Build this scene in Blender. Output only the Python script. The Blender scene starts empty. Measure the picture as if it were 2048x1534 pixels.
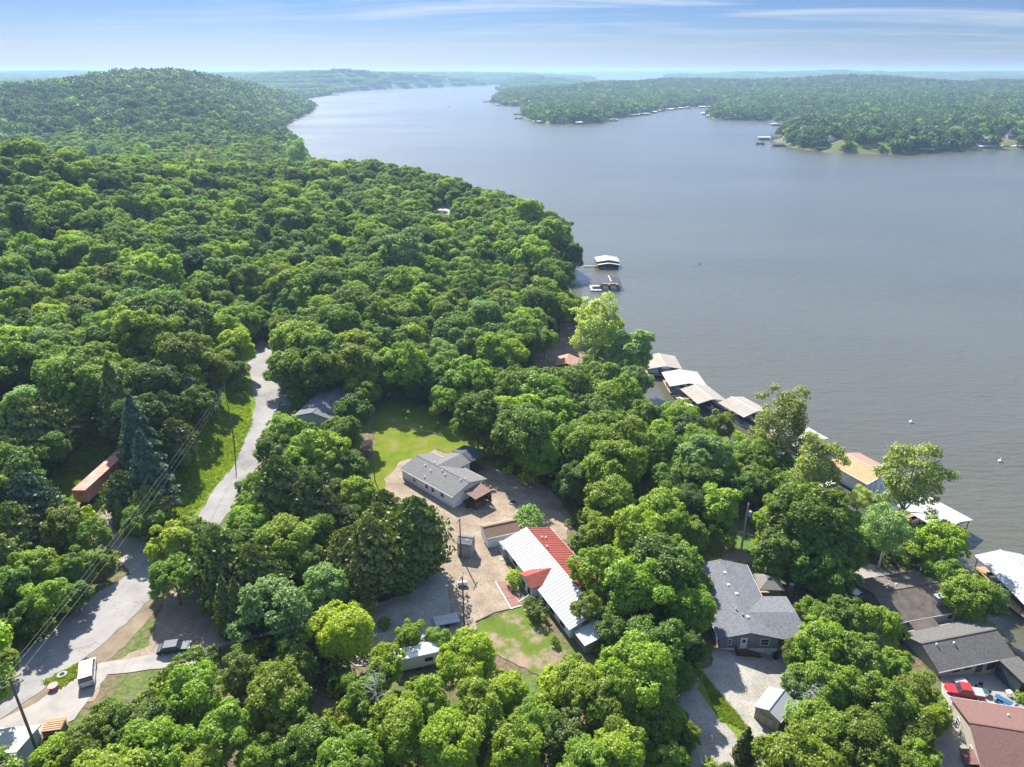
import bpy, bmesh, math, random
import numpy as np
from mathutils import Vector, Matrix
from mathutils.geometry import delaunay_2d_cdt

random.seed(7)
RNG = np.random.default_rng(11)
sc = bpy.context.scene
COL = sc.collection
R = math.radians

# ------------------------------------------------------------------ camera
F, CH, PITCH = 1421.0, 95.0, R(23.75)          # focal length in photo pixels, metres above the lake
cd = bpy.data.cameras.new('camera'); cam = bpy.data.objects.new('camera', cd); COL.objects.link(cam)
cam.location = (0, 0, CH); cam.rotation_euler = (R(90) - PITCH, 0, 0)
cd.sensor_width = 36; cd.lens = 36 * F / 2048; cd.clip_start = 1; cd.clip_end = 60000
sc.camera = cam

# ------------------------------------------------------------------ light and exposure
SUN_EL, SUN_AZ = R(42), R(-21)                  # sun ahead of the camera, slightly to the left
sd = bpy.data.lights.new('sun', 'SUN'); sd.energy = 5.0; sd.angle = R(0.53); sd.color = (1.0, 0.955, 0.88)
sun = bpy.data.objects.new('sun', sd); COL.objects.link(sun)
dsun = Vector((math.sin(SUN_AZ) * math.cos(SUN_EL), math.cos(SUN_AZ) * math.cos(SUN_EL), math.sin(SUN_EL)))
sun.rotation_euler = dsun.to_track_quat('Z', 'Y').to_euler()
sc.view_settings.view_transform = 'Standard'; sc.view_settings.look = 'None'
sc.view_settings.exposure = 1.7; sc.view_settings.gamma = 1
sc.view_settings.use_curve_mapping = False
sc.cycles.max_bounces = 8; sc.cycles.diffuse_bounces = 4; sc.cycles.glossy_bounces = 3
sc.cycles.transmission_bounces = 4; sc.cycles.volume_bounces = 0; sc.cycles.transparent_max_bounces = 4
sc.cycles.use_denoising = True

world = bpy.data.worlds.new('World'); sc.world = world; world.use_nodes = True
wn, wl = world.node_tree.nodes, world.node_tree.links
wn.clear()
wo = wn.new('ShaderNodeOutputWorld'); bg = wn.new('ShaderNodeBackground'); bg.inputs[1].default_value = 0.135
sky = wn.new('ShaderNodeTexSky'); sky.sky_type = 'NISHITA'; sky.sun_disc = False
sky.sun_elevation = SUN_EL; sky.sun_rotation = SUN_AZ; sky.altitude = 300; sky.dust_density = 0.6; sky.ozone_density = 2.0
tc = wn.new('ShaderNodeTexCoord'); sep = wn.new('ShaderNodeSeparateXYZ')
wl.new(tc.outputs['Generated'], sep.inputs[0])
# tint by elevation: pale at the horizon, clear blue above, high unseen stops raised for fill light
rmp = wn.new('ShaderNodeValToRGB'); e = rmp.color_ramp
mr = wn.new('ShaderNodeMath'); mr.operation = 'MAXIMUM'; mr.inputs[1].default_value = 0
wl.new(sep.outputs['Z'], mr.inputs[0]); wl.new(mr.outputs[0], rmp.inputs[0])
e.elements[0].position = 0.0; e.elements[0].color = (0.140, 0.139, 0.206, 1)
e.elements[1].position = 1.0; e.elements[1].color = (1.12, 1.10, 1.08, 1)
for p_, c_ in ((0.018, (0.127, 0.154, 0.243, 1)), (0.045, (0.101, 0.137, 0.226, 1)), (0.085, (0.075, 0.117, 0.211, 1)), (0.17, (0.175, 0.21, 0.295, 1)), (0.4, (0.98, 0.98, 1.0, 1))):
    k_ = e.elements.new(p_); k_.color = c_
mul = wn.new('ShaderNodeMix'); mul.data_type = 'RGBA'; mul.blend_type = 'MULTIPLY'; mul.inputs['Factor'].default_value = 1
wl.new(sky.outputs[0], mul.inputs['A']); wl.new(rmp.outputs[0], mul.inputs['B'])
# cirrus: project the view direction on a high flat layer
dv = wn.new('ShaderNodeMath'); dv.operation = 'ADD'; dv.inputs[1].default_value = 0.035; wl.new(mr.outputs[0], dv.inputs[0])
dx_ = wn.new('ShaderNodeMath'); dx_.operation = 'DIVIDE'; wl.new(sep.outputs['X'], dx_.inputs[0]); wl.new(dv.outputs[0], dx_.inputs[1])
dy_ = wn.new('ShaderNodeMath'); dy_.operation = 'DIVIDE'; wl.new(sep.outputs['Y'], dy_.inputs[0]); wl.new(dv.outputs[0], dy_.inputs[1])
cmb = wn.new('ShaderNodeCombineXYZ'); wl.new(dx_.outputs[0], cmb.inputs[0]); wl.new(dy_.outputs[0], cmb.inputs[1])
mp = wn.new('ShaderNodeMapping'); mp.inputs['Scale'].default_value = (0.16, 0.34, 1); mp.inputs['Rotation'].default_value = (0, 0, R(-14)); mp.inputs['Location'].default_value = (3.1, 1.4, 0)
wl.new(cmb.outputs[0], mp.inputs[0])
n1 = wn.new('ShaderNodeTexNoise'); n1.inputs['Scale'].default_value = 1.5; n1.inputs['Detail'].default_value = 9; n1.inputs['Roughness'].default_value = 0.58; n1.inputs['Distortion'].default_value = 0.9
wl.new(mp.outputs[0], n1.inputs['Vector'])
cr = wn.new('ShaderNodeValToRGB'); cr.color_ramp.elements[0].position = 0.47; cr.color_ramp.elements[1].position = 0.80
wl.new(n1.outputs[0], cr.inputs[0])
cf = wn.new('ShaderNodeMath'); cf.operation = 'MULTIPLY'; cf.inputs[1].default_value = 1.0; wl.new(cr.outputs[0], cf.inputs[0])
fd = wn.new('ShaderNodeMapRange'); fd.inputs['From Min'].default_value = 0.0; fd.inputs['From Max'].default_value = 0.09; wl.new(mr.outputs[0], fd.inputs['Value'])
cf2 = wn.new('ShaderNodeMath'); cf2.operation = 'MULTIPLY'; wl.new(cf.outputs[0], cf2.inputs[0]); wl.new(fd.outputs[0], cf2.inputs[1])
mx = wn.new('ShaderNodeMix'); mx.data_type = 'RGBA'
wl.new(cf2.outputs[0], mx.inputs['Factor']); wl.new(mul.outputs['Result'], mx.inputs['A']); mx.inputs['B'].default_value = (2.0, 2.13, 2.3, 1)
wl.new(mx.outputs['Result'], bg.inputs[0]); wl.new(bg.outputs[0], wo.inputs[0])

# ------------------------------------------------------------------ helpers: pixels and places
cP, sP = math.cos(PITCH), math.sin(PITCH)
def ray(u, v):
    dx = (u - 1024) / F; dy = (767 - v) / F
    return dx, dy * sP + cP, dy * cP - sP
def W(u, v, z=0.0):
    x, y, k = ray(u, v); t = (z - CH) / k
    return Vector((x * t, y * t, z))
def project(P):
    P = np.asarray(P, float); z = P[:, 2] - CH
    d = P[:, 1] * cP - z * sP; up = P[:, 1] * sP + z * cP
    d = np.maximum(d, .1)
    return 1024 + F * P[:, 0] / d, 767 - F * up / d, d
def pip(x, y, poly):
    inside = np.zeros(x.shape, bool); n = len(poly)
    for i in range(n):
        x1, y1 = poly[i][:2]; x2, y2 = poly[(i + 1) % n][:2]
        c = ((y1 > y) != (y2 > y)) & (x < (x2 - x1) * (y - y1) / ((y2 - y1) or 1e-9) + x1)
        inside ^= c
    return inside
def segdist(x, y, poly):
    d = np.full(x.shape, 1e12); n = len(poly)
    for i in range(n):
        x1, y1 = poly[i][:2]; x2, y2 = poly[(i + 1) % n][:2]
        ex, ey = x2 - x1, y2 - y1; L = ex * ex + ey * ey or 1e-9
        t = np.clip(((x - x1) * ex + (y - y1) * ey) / L, 0, 1)
        d = np.minimum(d, (x - x1 - t * ex) ** 2 + (y - y1 - t * ey) ** 2)
    return np.sqrt(d)
def sstep(a, b, x):
    t = np.clip((x - a) / (b - a), 0, 1); return t * t * (3 - 2 * t)

# ------------------------------------------------------------------ terrain
SHORE_PX = [(2500, 1700), (2100, 1380), (2005, 1270), (1935, 1190), (1860, 1112), (1790, 1076), (1725, 1048), (1665, 1006), (1600, 962), (1540, 922),
    (1470, 890), (1400, 860), (1340, 838), (1285, 812), (1262, 770), (1225, 700), (1190, 650), (1165, 610), (1140, 580), (1150, 535), (1140, 490), (1090, 460), (1030, 438),
    (930, 405), (850, 385), (700, 368), (640, 356), (622, 335), (612, 322), (600, 300), (585, 285), (566, 264), (566, 255), (585, 243), (609, 231), (626, 222), (632, 216), (612, 207), (604, 201),
    (630, 195), (660, 191), (685, 183.5), (765, 179.5), (870, 175), (960, 171.5), (1000, 168.5), (1045, 166.5), (1040, 170), (1012, 176), (1005, 186), (990, 196), (982, 206), (1010, 211), (1043, 214),
    (1044, 222), (1046, 236), (1075, 246), (1110, 248), (1160, 248), (1205, 246), (1228, 238), (1262, 233), (1290, 228), (1340, 218.5), (1395, 213), (1428, 214), (1434, 220),
    (1412, 230), (1424, 238), (1460, 240), (1502, 241), (1550, 243), (1593, 246), (1578, 254), (1560, 266), (1546, 282), (1589, 296), (1658, 305), (1752, 308), (1808, 308), (1877, 303),
    (1970, 300), (2060, 299), (2300, 300), (2900, 330), (4200, 520), (5200, 1700)]
LAKE = [tuple(W(u, v, 0))[:2] for u, v in SHORE_PX]
FARLAKE = [tuple(W(u, v, 0))[:2] for u, v in [(1186, 163), (1322, 163), (1326, 157), (1186, 157)]]

CTRL = [  # ground heights: photo pixel and height above the lake
 (1480, 1250, 8), (1450, 1420, 9.5), (1560, 1500, 9.5), (1640, 1400, 8), (1700, 1300, 6), (1380, 1350, 10.5), (890, 960, 12), (830, 890, 12), (1100, 1150, 12), (1050, 1280, 12), (950, 1180, 12), (980, 1080, 12),
 (700, 960, 12.5), (760, 1230, 12.5), (540, 760, 14), (520, 690, 15), (480, 930, 14.5), (430, 1010, 15), (60, 1330, 17), (300, 1200, 15.5), (300, 1290, 15.8), (195, 960, 17.5), (110, 960, 18.5), (90, 1450, 17.5), (300, 1480, 16),
 (1000, 1450, 12.5), (700, 1400, 14), (500, 1400, 15), (1480, 1110, 7.5), (1300, 1000, 8.5), (1200, 900, 8), (1100, 800, 8), (1830, 1200, 3.4), (1900, 1290, 3.2), (1950, 1360, 4.4), (1990, 1470, 5.0), (1900, 1500, 5.5), (1720, 1150, 4),
 (1120, 700, 5), (900, 700, 12), (700, 700, 15), (640, 810, 13), (300, 900, 19), (150, 830, 23), (800, 600, 14), (1000, 550, 10), (950, 470, 11), (1060, 480, 8), (900, 425, 14), (650, 620, 19), (350, 700, 26)]
CTRLW = [(W(u, v, z).x, W(u, v, z).y, z) for u, v, z in CTRL] + [
 (-250, 363, 48), (-230, 430, 33), (-185, 465, 26), (-150, 540, 17), (-70, 530, 14), (-10, 470, 7), (-450, 380, 62), (-400, 150, 44), (-250, 100, 29), (-140, 90, 21), (-300, 250, 45), (-150, 250, 25),
 (-200, 300, 36), (-110, 350, 23), (-30, 320, 15), (-60, 230, 15), (-500, 650, 12), (-330, 650, 4), (-200, 640, 4), (-450, 520, 40), (-320, 760, 5), (-180, 760, 4), (-500, 800, 8), (0, 30, 14), (-60, 20, 18), (60, 30, 9), (-130, 160, 21)]
CA = np.array(CTRLW)
HILLS = [(-720, 1560, 215, 300, 44), (-1000, 1500, 700, 480, 33), (-1000, 1150, 400, 260, 8), (-470, 1850, 200, 260, 34), (-500, 1200, 220, 260, 22), (-330, 1400, 140, 300, 10), (-1700, 2300, 900, 500, 40),
 (-900, 4300, 620, 520, 62), (-200, 4900, 700, 500, 52), (-1700, 5200, 900, 900, 55), (-2600, 3500, 900, 900, 40),
 (1350, 3000, 380, 420, 50), (1950, 2750, 330, 500, 36), (2400, 2300, 400, 700, 30), (700, 3300, 480, 500, 40), (900, 2300, 350, 300, 12), (1300, 1900, 420, 300, 18), (250, 2800, 250, 300, 18), (950, 1450, 180, 130, 8)]
def wob(x, y, L, seed):
    a = np.zeros_like(x); r = random.Random(seed)
    for i in range(5):
        th = r.uniform(0, math.pi); k = 2 * math.pi / (L * r.uniform(.55, 1.5)); ph = r.uniform(0, 6.28)
        a = a + np.sin((x * math.cos(th) + y * math.sin(th)) * k + ph + 1.3 * np.sin((x * math.sin(th) - y * math.cos(th)) * k * .7 + ph * 2))
    return a / 5
def height(x, y):
    x = np.atleast_1d(np.asarray(x, float)); y = np.atleast_1d(np.asarray(y, float))
    d = segdist(x, y, LAKE); wet = pip(x, y, LAKE)
    d2 = segdist(x, y, FARLAKE); wet2 = pip(x, y, FARLAKE)
    near = np.zeros_like(x); ws = np.zeros_like(x)
    for cx, cy, cz in CA:
        q = (x - cx) ** 2 + (y - cy) ** 2
        w = 1 / (q + 60) ** 1.6
        near += w * cz; ws += w
    near = near / ws + wob(x, y, 60, 3) * .5
    rr = np.hypot(x, y)
    far = 10 + 4 * wob(x, y, 420, 5)
    for cx, cy, sx, sy, h in HILLS:
        far = far + h * np.exp(-((x - cx) / sx) ** 2 - ((y - cy) / sy) ** 2)
    far = far + 10 * wob(x, y, 900, 9) * sstep(900, 2200, rr) + 5 * wob(x, y, 260, 10) * sstep(700, 1400, rr)
    beyond = 66 + 22 * wob(x, y, 4200, 21) + 16 * wob(x, y, 1600, 22) + 7 * wob(x, y, 500, 23)
    far = far + (beyond - far) * sstep(5200, 7600, rr) 
    far = np.maximum(far, 3)
    k = sstep(600, 850, y + np.abs(x) * .25)
    h = near * (1 - k) + far * k
    slope = .17 + .16 * sstep(150, 600, rr) + .1 * sstep(1000, 2000, rr)
    cap = .5 + slope * d
    h = h - np.maximum(h - cap, 0)
    h = np.minimum(h, .5 + .1 * d2 + 1e9 * (rr < 5000))
    azm = x / np.maximum(y, 1); gap = sstep(.094, .106, azm) * (1 - sstep(.192, .206, azm)) * (rr > 3300)      # the low ground before the far arm of the lake
    h = np.where((gap > 0) & (rr < 9300), h * (1 - gap) + gap * np.minimum(h, np.maximum(95 * (1 - rr / 9300) - 16, .7)), h)
    h = np.where(wet, -np.minimum(.25 + d * .3, 3.5), h)
    h = np.where(wet2, -3, h)
    return h
def G(x, y): return float(height(x, y)[0])
def GP(u, v):
    """the point of the terrain that photo pixel (u, v) shows"""
    x, y, k = ray(u, v)
    t = np.linspace(40, 900, 1721)
    g = height(x * t, y * t); z = CH + k * t
    i = int(np.argmax(z <= g)); f = (z[i-1] - g[i-1]) / ((z[i-1] - g[i-1]) - (z[i] - g[i]) + 1e-9)
    tt = t[i-1] + f * (t[i] - t[i-1])
    return Vector((x * tt, y * tt, CH + k * tt))

# ------------------------------------------------------------------ helpers: materials
MATS = {}
def new_mat(name):
    m = bpy.data.materials.new(name); m.use_nodes = True; MATS[name] = m
    n, l = m.node_tree.nodes, m.node_tree.links; n.clear()
    o = n.new('ShaderNodeOutputMaterial'); return m, n, l, o
def tex_noise(n, l, scale, detail=4, rough=.55, coord='Object', vec=None, stretch=None):
    t = n.new('ShaderNodeTexNoise'); t.inputs['Scale'].default_value = scale; t.inputs['Detail'].default_value = detail; t.inputs['Roughness'].default_value = rough
    if vec is None:
        c = n.new('ShaderNodeTexCoord'); vec = c.outputs[coord]
    if stretch:
        mp = n.new('ShaderNodeMapping'); mp.inputs['Scale'].default_value = stretch; l.new(vec, mp.inputs[0]); vec = mp.outputs[0]
    l.new(vec, t.inputs['Vector']); return t.outputs['Fac']
def ramp(n, l, fac, stops):
    r = n.new('ShaderNodeValToRGB'); e = r.color_ramp
    e.elements[0].position = stops[0][0]; e.elements[0].color = (*stops[0][1], 1)
    e.elements[1].position = stops[-1][0]; e.elements[1].color = (*stops[-1][1], 1)
    for p, c in stops[1:-1]: q = e.elements.new(p); q.color = (*c, 1)
    l.new(fac, r.inputs[0]); return r.outputs[0]
def mixc(n, l, fac, a, b, mode='MIX'):
    m = n.new('ShaderNodeMix'); m.data_type = 'RGBA'; m.blend_type = mode
    for k, s in (('Factor', fac), ('A', a), ('B', b)):
        if hasattr(s, 'node'): l.new(s, m.inputs[k])
        else: m.inputs[k].default_value = s if k == 'Factor' else (*s, 1)
    return m.outputs['Result']
ALB = .66      # photo exposed for the woods: real pale surfaces stay at real albedos
def surf(name, stops, scale=3, rough=.8, bump=0.0, bscale=20, detail=6, spec=.3, metal=0, coord='Object', stretch=None, extra=None):
    stops = [(p, tuple(q * ALB for q in c)) for p, c in stops]
    m, n, l, o = new_mat(name)
    b = n.new('ShaderNodeBsdfPrincipled')
    f = tex_noise(n, l, scale, detail, .6, coord, stretch=stretch)
    c = ramp(n, l, f, stops)
    if extra: c = extra(n, l, c)
    l.new(c, b.inputs['Base Color']); b.inputs['Roughness'].default_value = rough; b.inputs['Metallic'].default_value = metal
    b.inputs['Specular IOR Level'].default_value = spec
    if bump:
        f2 = tex_noise(n, l, bscale, 3, .6, coord, stretch=stretch)
        bp = n.new('ShaderNodeBump'); bp.inputs['Strength'].default_value = bump; bp.inputs['Distance'].default_value = .05
        l.new(f2, bp.inputs['Height']); l.new(bp.outputs[0], b.inputs['Normal'])
    l.new(b.outputs[0], o.inputs[0]); return m
def paint(name, col, rough=.5, spec=.4, var=.12, scale=1.5, metal=0):
    lo = tuple(c * (1 - var) for c in col); hi = tuple(min(1, c * (1 + var * .6)) for c in col)
    return surf(name, [(.3, lo), (.7, hi)], scale, rough, spec=spec, metal=metal)

def leaf_mat(name, dark, lite, yellow, trans=.5, var=.5):
    """leaf: diffuse + translucent, each tree a little different, light and dark sprays"""
    m, n, l, o = new_mat(name)
    oi = n.new('ShaderNodeObjectInfo')
    at = n.new('ShaderNodeAttribute'); at.attribute_name = 'tone'
    c = ramp(n, l, at.outputs['Fac'], [(0, dark), (1, lite)])
    fy = n.new('ShaderNodeMath'); fy.operation = 'POWER'; fy.inputs[1].default_value = 2.2; l.new(oi.outputs['Random'], fy.inputs[0])
    fy2 = n.new('ShaderNodeMath'); fy2.operation = 'MULTIPLY'; fy2.inputs[1].default_value = var; l.new(fy.outputs[0], fy2.inputs[0])
    c = mixc(n, l, fy2.outputs[0], c, yellow)
    hs = n.new('ShaderNodeHueSaturation'); l.new(c, hs.inputs['Color'])
    w = n.new('ShaderNodeTexWhiteNoise'); w.noise_dimensions = '1D'; l.new(oi.outputs['Random'], w.inputs['W'])
    mv = n.new('ShaderNodeMapRange'); mv.inputs['To Min'].default_value = .62; mv.inputs['To Max'].default_value = 1.35; l.new(w.outputs['Value'], mv.inputs['Value']); l.new(mv.outputs[0], hs.inputs['Value'])
    d = n.new('ShaderNodeBsdfDiffuse'); l.new(hs.outputs[0], d.inputs['Color'])
    t = n.new('ShaderNodeBsdfTranslucent')
    tcx = mixc(n, l, 1.0, hs.outputs[0], (1.35, 1.5, .75), 'MULTIPLY'); l.new(tcx, t.inputs['Color'])
    ms = n.new('ShaderNodeMixShader'); ms.inputs[0].default_value = trans; l.new(d.outputs[0], ms.inputs[1]); l.new(t.outputs[0], ms.inputs[2])
    g = n.new('ShaderNodeBsdfGlossy'); g.inputs['Roughness'].default_value = .5; g.inputs['Color'].default_value = (1, 1, 1, 1)
    ms2 = n.new('ShaderNodeMixShader'); ms2.inputs[0].default_value = .018; l.new(ms.outputs[0], ms2.inputs[1]); l.new(g.outputs[0], ms2.inputs[2])
    l.new(ms2.outputs[0], o.inputs[0]); return m
LM = {
 'mid': leaf_mat('leaf_mid', (.090, .152, .008), (.190, .285, .014), (.26, .295, .012)),
 'dark': leaf_mat('leaf_dark', (.050, .102, .009), (.112, .190, .014), (.15, .21, .012)),
 'yellow': leaf_mat('leaf_yellow', (.135, .200, .007), (.245, .325, .012), (.30, .32, .012)),
 'pale': leaf_mat('leaf_pale', (.11, .19, .045), (.21, .31, .08), (.22, .28, .05), .45),
 'cedar': leaf_mat('leaf_cedar', (.052, .080, .014), (.120, .155, .026), (.16, .155, .03), .2, .4),
 'blue': leaf_mat('leaf_blue_cedar', (.050, .085, .045), (.10, .15, .085), (.10, .14, .06), .2, .3),
 'grass': leaf_mat('grass_blades', (.14, .20, .02), (.24, .30, .035), (.30, .28, .06), .4),
 'far': leaf_mat('leaf_far', (.026, .064, .014), (.060, .118, .026), (.085, .125, .02)),
 'syc': leaf_mat('leaf_sycamore', (.18, .225, .05), (.31, .355, .09), (.31, .33, .08), .5),
}
BARK = surf('bark', [(.3, (.09, .075, .06)), (.7, (.19, .165, .14))], 4, .95, .4, 14, stretch=(1, 1, .3))
BARKP = surf('bark_pale', [(.3, (.30, .28, .24)), (.7, (.55, .53, .48))], 2.5, .9, .3, 10)

# ------------------------------------------------------------------ helpers: meshes
def mesh_from(name, V, Fc, mats=(), smooth=False):
    me = bpy.data.meshes.new(name)
    me.from_pydata([tuple(v) for v in V], [], [tuple(f) for f in Fc])
    for m in mats: me.materials.append(m)
    if smooth: me.shade_smooth()
    me.update(); return me
def tag(o, label=None, cat=None, group=None, kind=None):
    if label: o['label'] = label
    if cat: o['category'] = cat
    if group: o['group'] = group
    if kind: o['kind'] = kind
    return o
def link(name, me, parent=None, loc=None):
    o = bpy.data.objects.new(name, me); COL.objects.link(o)
    if parent: o.parent = parent
    if loc is not None: o.location = loc
    return o
def root(name, loc, rz=0, label=None, cat=None, group=None):
    o = bpy.data.objects.new(name, None); COL.objects.link(o); o.empty_display_size = .5
    o.location = loc; o.rotation_euler = (0, 0, rz); return tag(o, label, cat, group)
def copy_thing(o, parent=None):
    c = o.copy(); COL.objects.link(c)
    if parent: c.parent = parent
    for ch in o.children: copy_thing(ch, c)
    return c

class MB:
    """collects boxes, prisms and tubes, builds ONE mesh object"""
    def __init__(s): s.V, s.F, s.M = [], [], []
    def add(s, V, Fs, mi=0):
        k = len(s.V); s.V += [tuple(v) for v in V]; s.F += [tuple(i + k for i in f) for f in Fs]; s.M += [mi] * len(Fs); return s
    def box(s, x0, x1, y0, y1, z0, z1, mi=0):
        return s.add([(x0,y0,z0),(x1,y0,z0),(x1,y1,z0),(x0,y1,z0),(x0,y0,z1),(x1,y0,z1),(x1,y1,z1),(x0,y1,z1)],
                     [(0,3,2,1),(4,5,6,7),(0,1,5,4),(1,2,6,5),(2,3,7,6),(3,0,4,7)], mi)
    def hexa(s, P, mi=0):   # 8 corners, bottom 4 then top 4
        return s.add(P, [(0,3,2,1),(4,5,6,7),(0,1,5,4),(1,2,6,5),(2,3,7,6),(3,0,4,7)], mi)
    def plate(s, P, th, mi=0):   # quad/polygon P (top face), thickness th downwards
        n = len(P); T = [Vector(p) for p in P]
        s.add([*T, *[p - Vector((0, 0, th)) for p in T]], [tuple(range(n)), tuple(reversed(range(n, 2*n)))] + [(i, i+n, (i+1) % n + n, (i+1) % n) for i in range(n)], mi); return s
    def tube(s, a, b, r0, r1=None, n=8, mi=0, cap=True):
        a, b = Vector(a), Vector(b); r1 = r0 if r1 is None else r1
        d = (b - a).normalized(); q = d.orthogonal().normalized(); w = d.cross(q)
        V = []
        for p, r in ((a, r0), (b, r1)):
            for i in range(n):
                t = 2 * math.pi * i / n; V.append(p + q * math.cos(t) * r + w * math.sin(t) * r)
        Fs = [(i, (i+1) % n, (i+1) % n + n, i + n) for i in range(n)]
        if cap: Fs += [tuple(reversed(range(n))), tuple(range(n, 2*n))]
        return s.add(V, Fs, mi)
    def path(s, P, R_, n=8, mi=0):
        P = [Vector(p) for p in P]; k = len(s.V); m = len(P)
        for j, p in enumerate(P):
            d = (P[min(j+1, m-1)] - P[max(j-1, 0)]).normalized(); q = d.cross(Vector((.3, .9, .1))).normalized(); w = d.cross(q)
            for i in range(n):
                t = 2 * math.pi * i / n; s.V.append(tuple(p + q * math.cos(t) * R_[j] + w * math.sin(t) * R_[j]))
        for j in range(m - 1):
            for i in range(n):
                a = k + j * n + i; b = k + j * n + (i + 1) % n; s.F.append((a, b, b + n, a + n)); s.M.append(mi)
        s.F.append(tuple(k + i for i in reversed(range(n)))); s.M.append(mi)
        s.F.append(tuple(k + (m - 1) * n + i for i in range(n))); s.M.append(mi); return s
    def build(s, name, mats, parent=None, loc=None, smooth=False, bevel=0):
        if not isinstance(mats, (list, tuple)): mats = [mats]
        me = mesh_from(name, s.V, s.F, mats, smooth)
        me.polygons.foreach_set('material_index', s.M)
        o = link(name, me, parent, loc)
        if bevel:
            b = o.modifiers.new('bevel', 'BEVEL'); b.width = bevel; b.segments = 2; b.limit_method = 'ANGLE'
        return o

# ------------------------------------------------------------------ the ground sheet
def build_ground():
    rs = list(np.arange(18, 330, .95)); r = 330.0
    while r < 30000: rs.append(r); r *= 1.0125
    rs = np.array(rs)
    az = np.concatenate([np.arange(-100, -44, 2.0), np.arange(-44, 44.01, .27), np.arange(46, 101, 2.0)])
    A, Rr = np.meshgrid(np.radians(az), rs)
    X = Rr * np.sin(A); Y = Rr * np.cos(A) - 12
    Z = height(X.ravel(), Y.ravel()).reshape(X.shape)
    n, m = X.shape
    V = np.stack([X, Y, Z], -1).reshape(-1, 3).astype(np.float32)
    i = np.arange(n - 1)[:, None] * m + np.arange(m - 1)[None]
    Q = np.stack([i, i + 1, i + m + 1, i + m], -1).reshape(-1, 4)[:, ::-1]
    me = bpy.data.meshes.new('ground')
    me.vertices.add(len(V)); me.vertices.foreach_set('co', V.ravel())
    me.loops.add(Q.size); me.loops.foreach_set('vertex_index', Q.ravel().astype(np.int32))
    me.polygons.add(len(Q)); me.polygons.foreach_set('loop_start', np.arange(0, Q.size, 4, dtype=np.int32))
    me.update(); me.validate(); me.shade_smooth()
    m_, nn, ll, o = new_mat('forest_floor')
    b = nn.new('ShaderNodeBsdfPrincipled'); b.inputs['Roughness'].default_value = .95; b.inputs['Specular IOR Level'].default_value = .1
    f1 = tex_noise(nn, ll, .09, 6, .65); f2 = tex_noise(nn, ll, 1.3, 6, .7)
    c1 = ramp(nn, ll, f2, [(.3, (.055, .04, .024)), (.55, (.13, .095, .06)), (.75, (.20, .155, .10))])
    c2 = ramp(nn, ll, f2, [(.3, (.03, .06, .012)), (.7, (.10, .15, .03))])
    fr = ramp(nn, ll, f1, [(.42, (0, 0, 0)), (.58, (1, 1, 1))])
    c = mixc(nn, ll, fr, c1, c2)
    # beyond the reach of single trees the wood itself is the surface
    geo = nn.new('ShaderNodeNewGeometry'); ln = nn.new('ShaderNodeVectorMath'); ln.operation = 'LENGTH'; ll.new(geo.outputs['Position'], ln.inputs[0])
    mrr = nn.new('ShaderNodeMapRange'); mrr.inputs['From Min'].default_value = 2300; mrr.inputs['From Max'].default_value = 3300; ll.new(ln.outputs['Value'], mrr.inputs['Value'])
    f3 = tex_noise(nn, ll, .012, 8, .75)
    c3 = ramp(nn, ll, f3, [(.3, (.022, .05, .018)), (.7, (.06, .10, .03))])
    c = mixc(nn, ll, mrr.outputs[0], c, c3)
    ll.new(c, b.inputs['Base Color'])
    bp = nn.new('ShaderNodeBump'); bp.inputs['Strength'].default_value = .6; bp.inputs['Distance'].default_value = .25; ll.new(f2, bp.inputs['Height']); ll.new(bp.outputs[0], b.inputs['Normal'])
    ll.new(b.outputs[0], o.inputs[0])
    me.materials.append(m_)
    tag(link('ground', me), kind='structure')
build_ground()

def sheet(name, px, mat, off=.05, step=2.2, rough_edge=.35, world_pts=None):
    """a surface lying on the terrain inside a polygon"""
    P = world_pts or [GP(u, v) for u, v in px]
    out = []
    r = random.Random(len(name) * 31 + len(P))
    for i in range(len(P)):
        a, b = P[i], P[(i + 1) % len(P)]; L = (b.xy - a.xy).length; k = max(1, int(L / 1.1))
        for j in range(k):
            q = a.xy.lerp(b.xy, j / k); out.append(Vector((q.x + r.uniform(-1, 1) * rough_edge, q.y + r.uniform(-1, 1) * rough_edge)))
    xs = [p.x for p in out]; ys = [p.y for p in out]
    gx, gy = np.meshgrid(np.arange(min(xs), max(xs), step), np.arange(min(ys), max(ys), step))
    gx = gx.ravel() + RNG.uniform(-.3, .3, gx.size); gy = gy.ravel() + RNG.uniform(-.3, .3, gy.size)
    pl = [(p.x, p.y) for p in out]
    ok = pip(gx, gy, pl) & (segdist(gx, gy, pl) > .6)
    pts = out + [Vector((a, b)) for a, b in zip(gx[ok], gy[ok])]
    n = len(out)
    v, ed, fc, *_ = delaunay_2d_cdt(pts, [(i, (i + 1) % n) for i in range(n)], [], 1, 1e-4)
    X = np.array([q.x for q in v]); Y = np.array([q.y for q in v]); Z = height(X, Y) + off
    me = mesh_from(name, list(zip(X, Y, Z)), [f for f in fc if len(f) > 2], [mat], True)
    o = link(name, me)
    if me.polygons and me.polygons[0].normal.z < 0: me.flip_normals()
    return tag(o, kind='structure')

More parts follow.
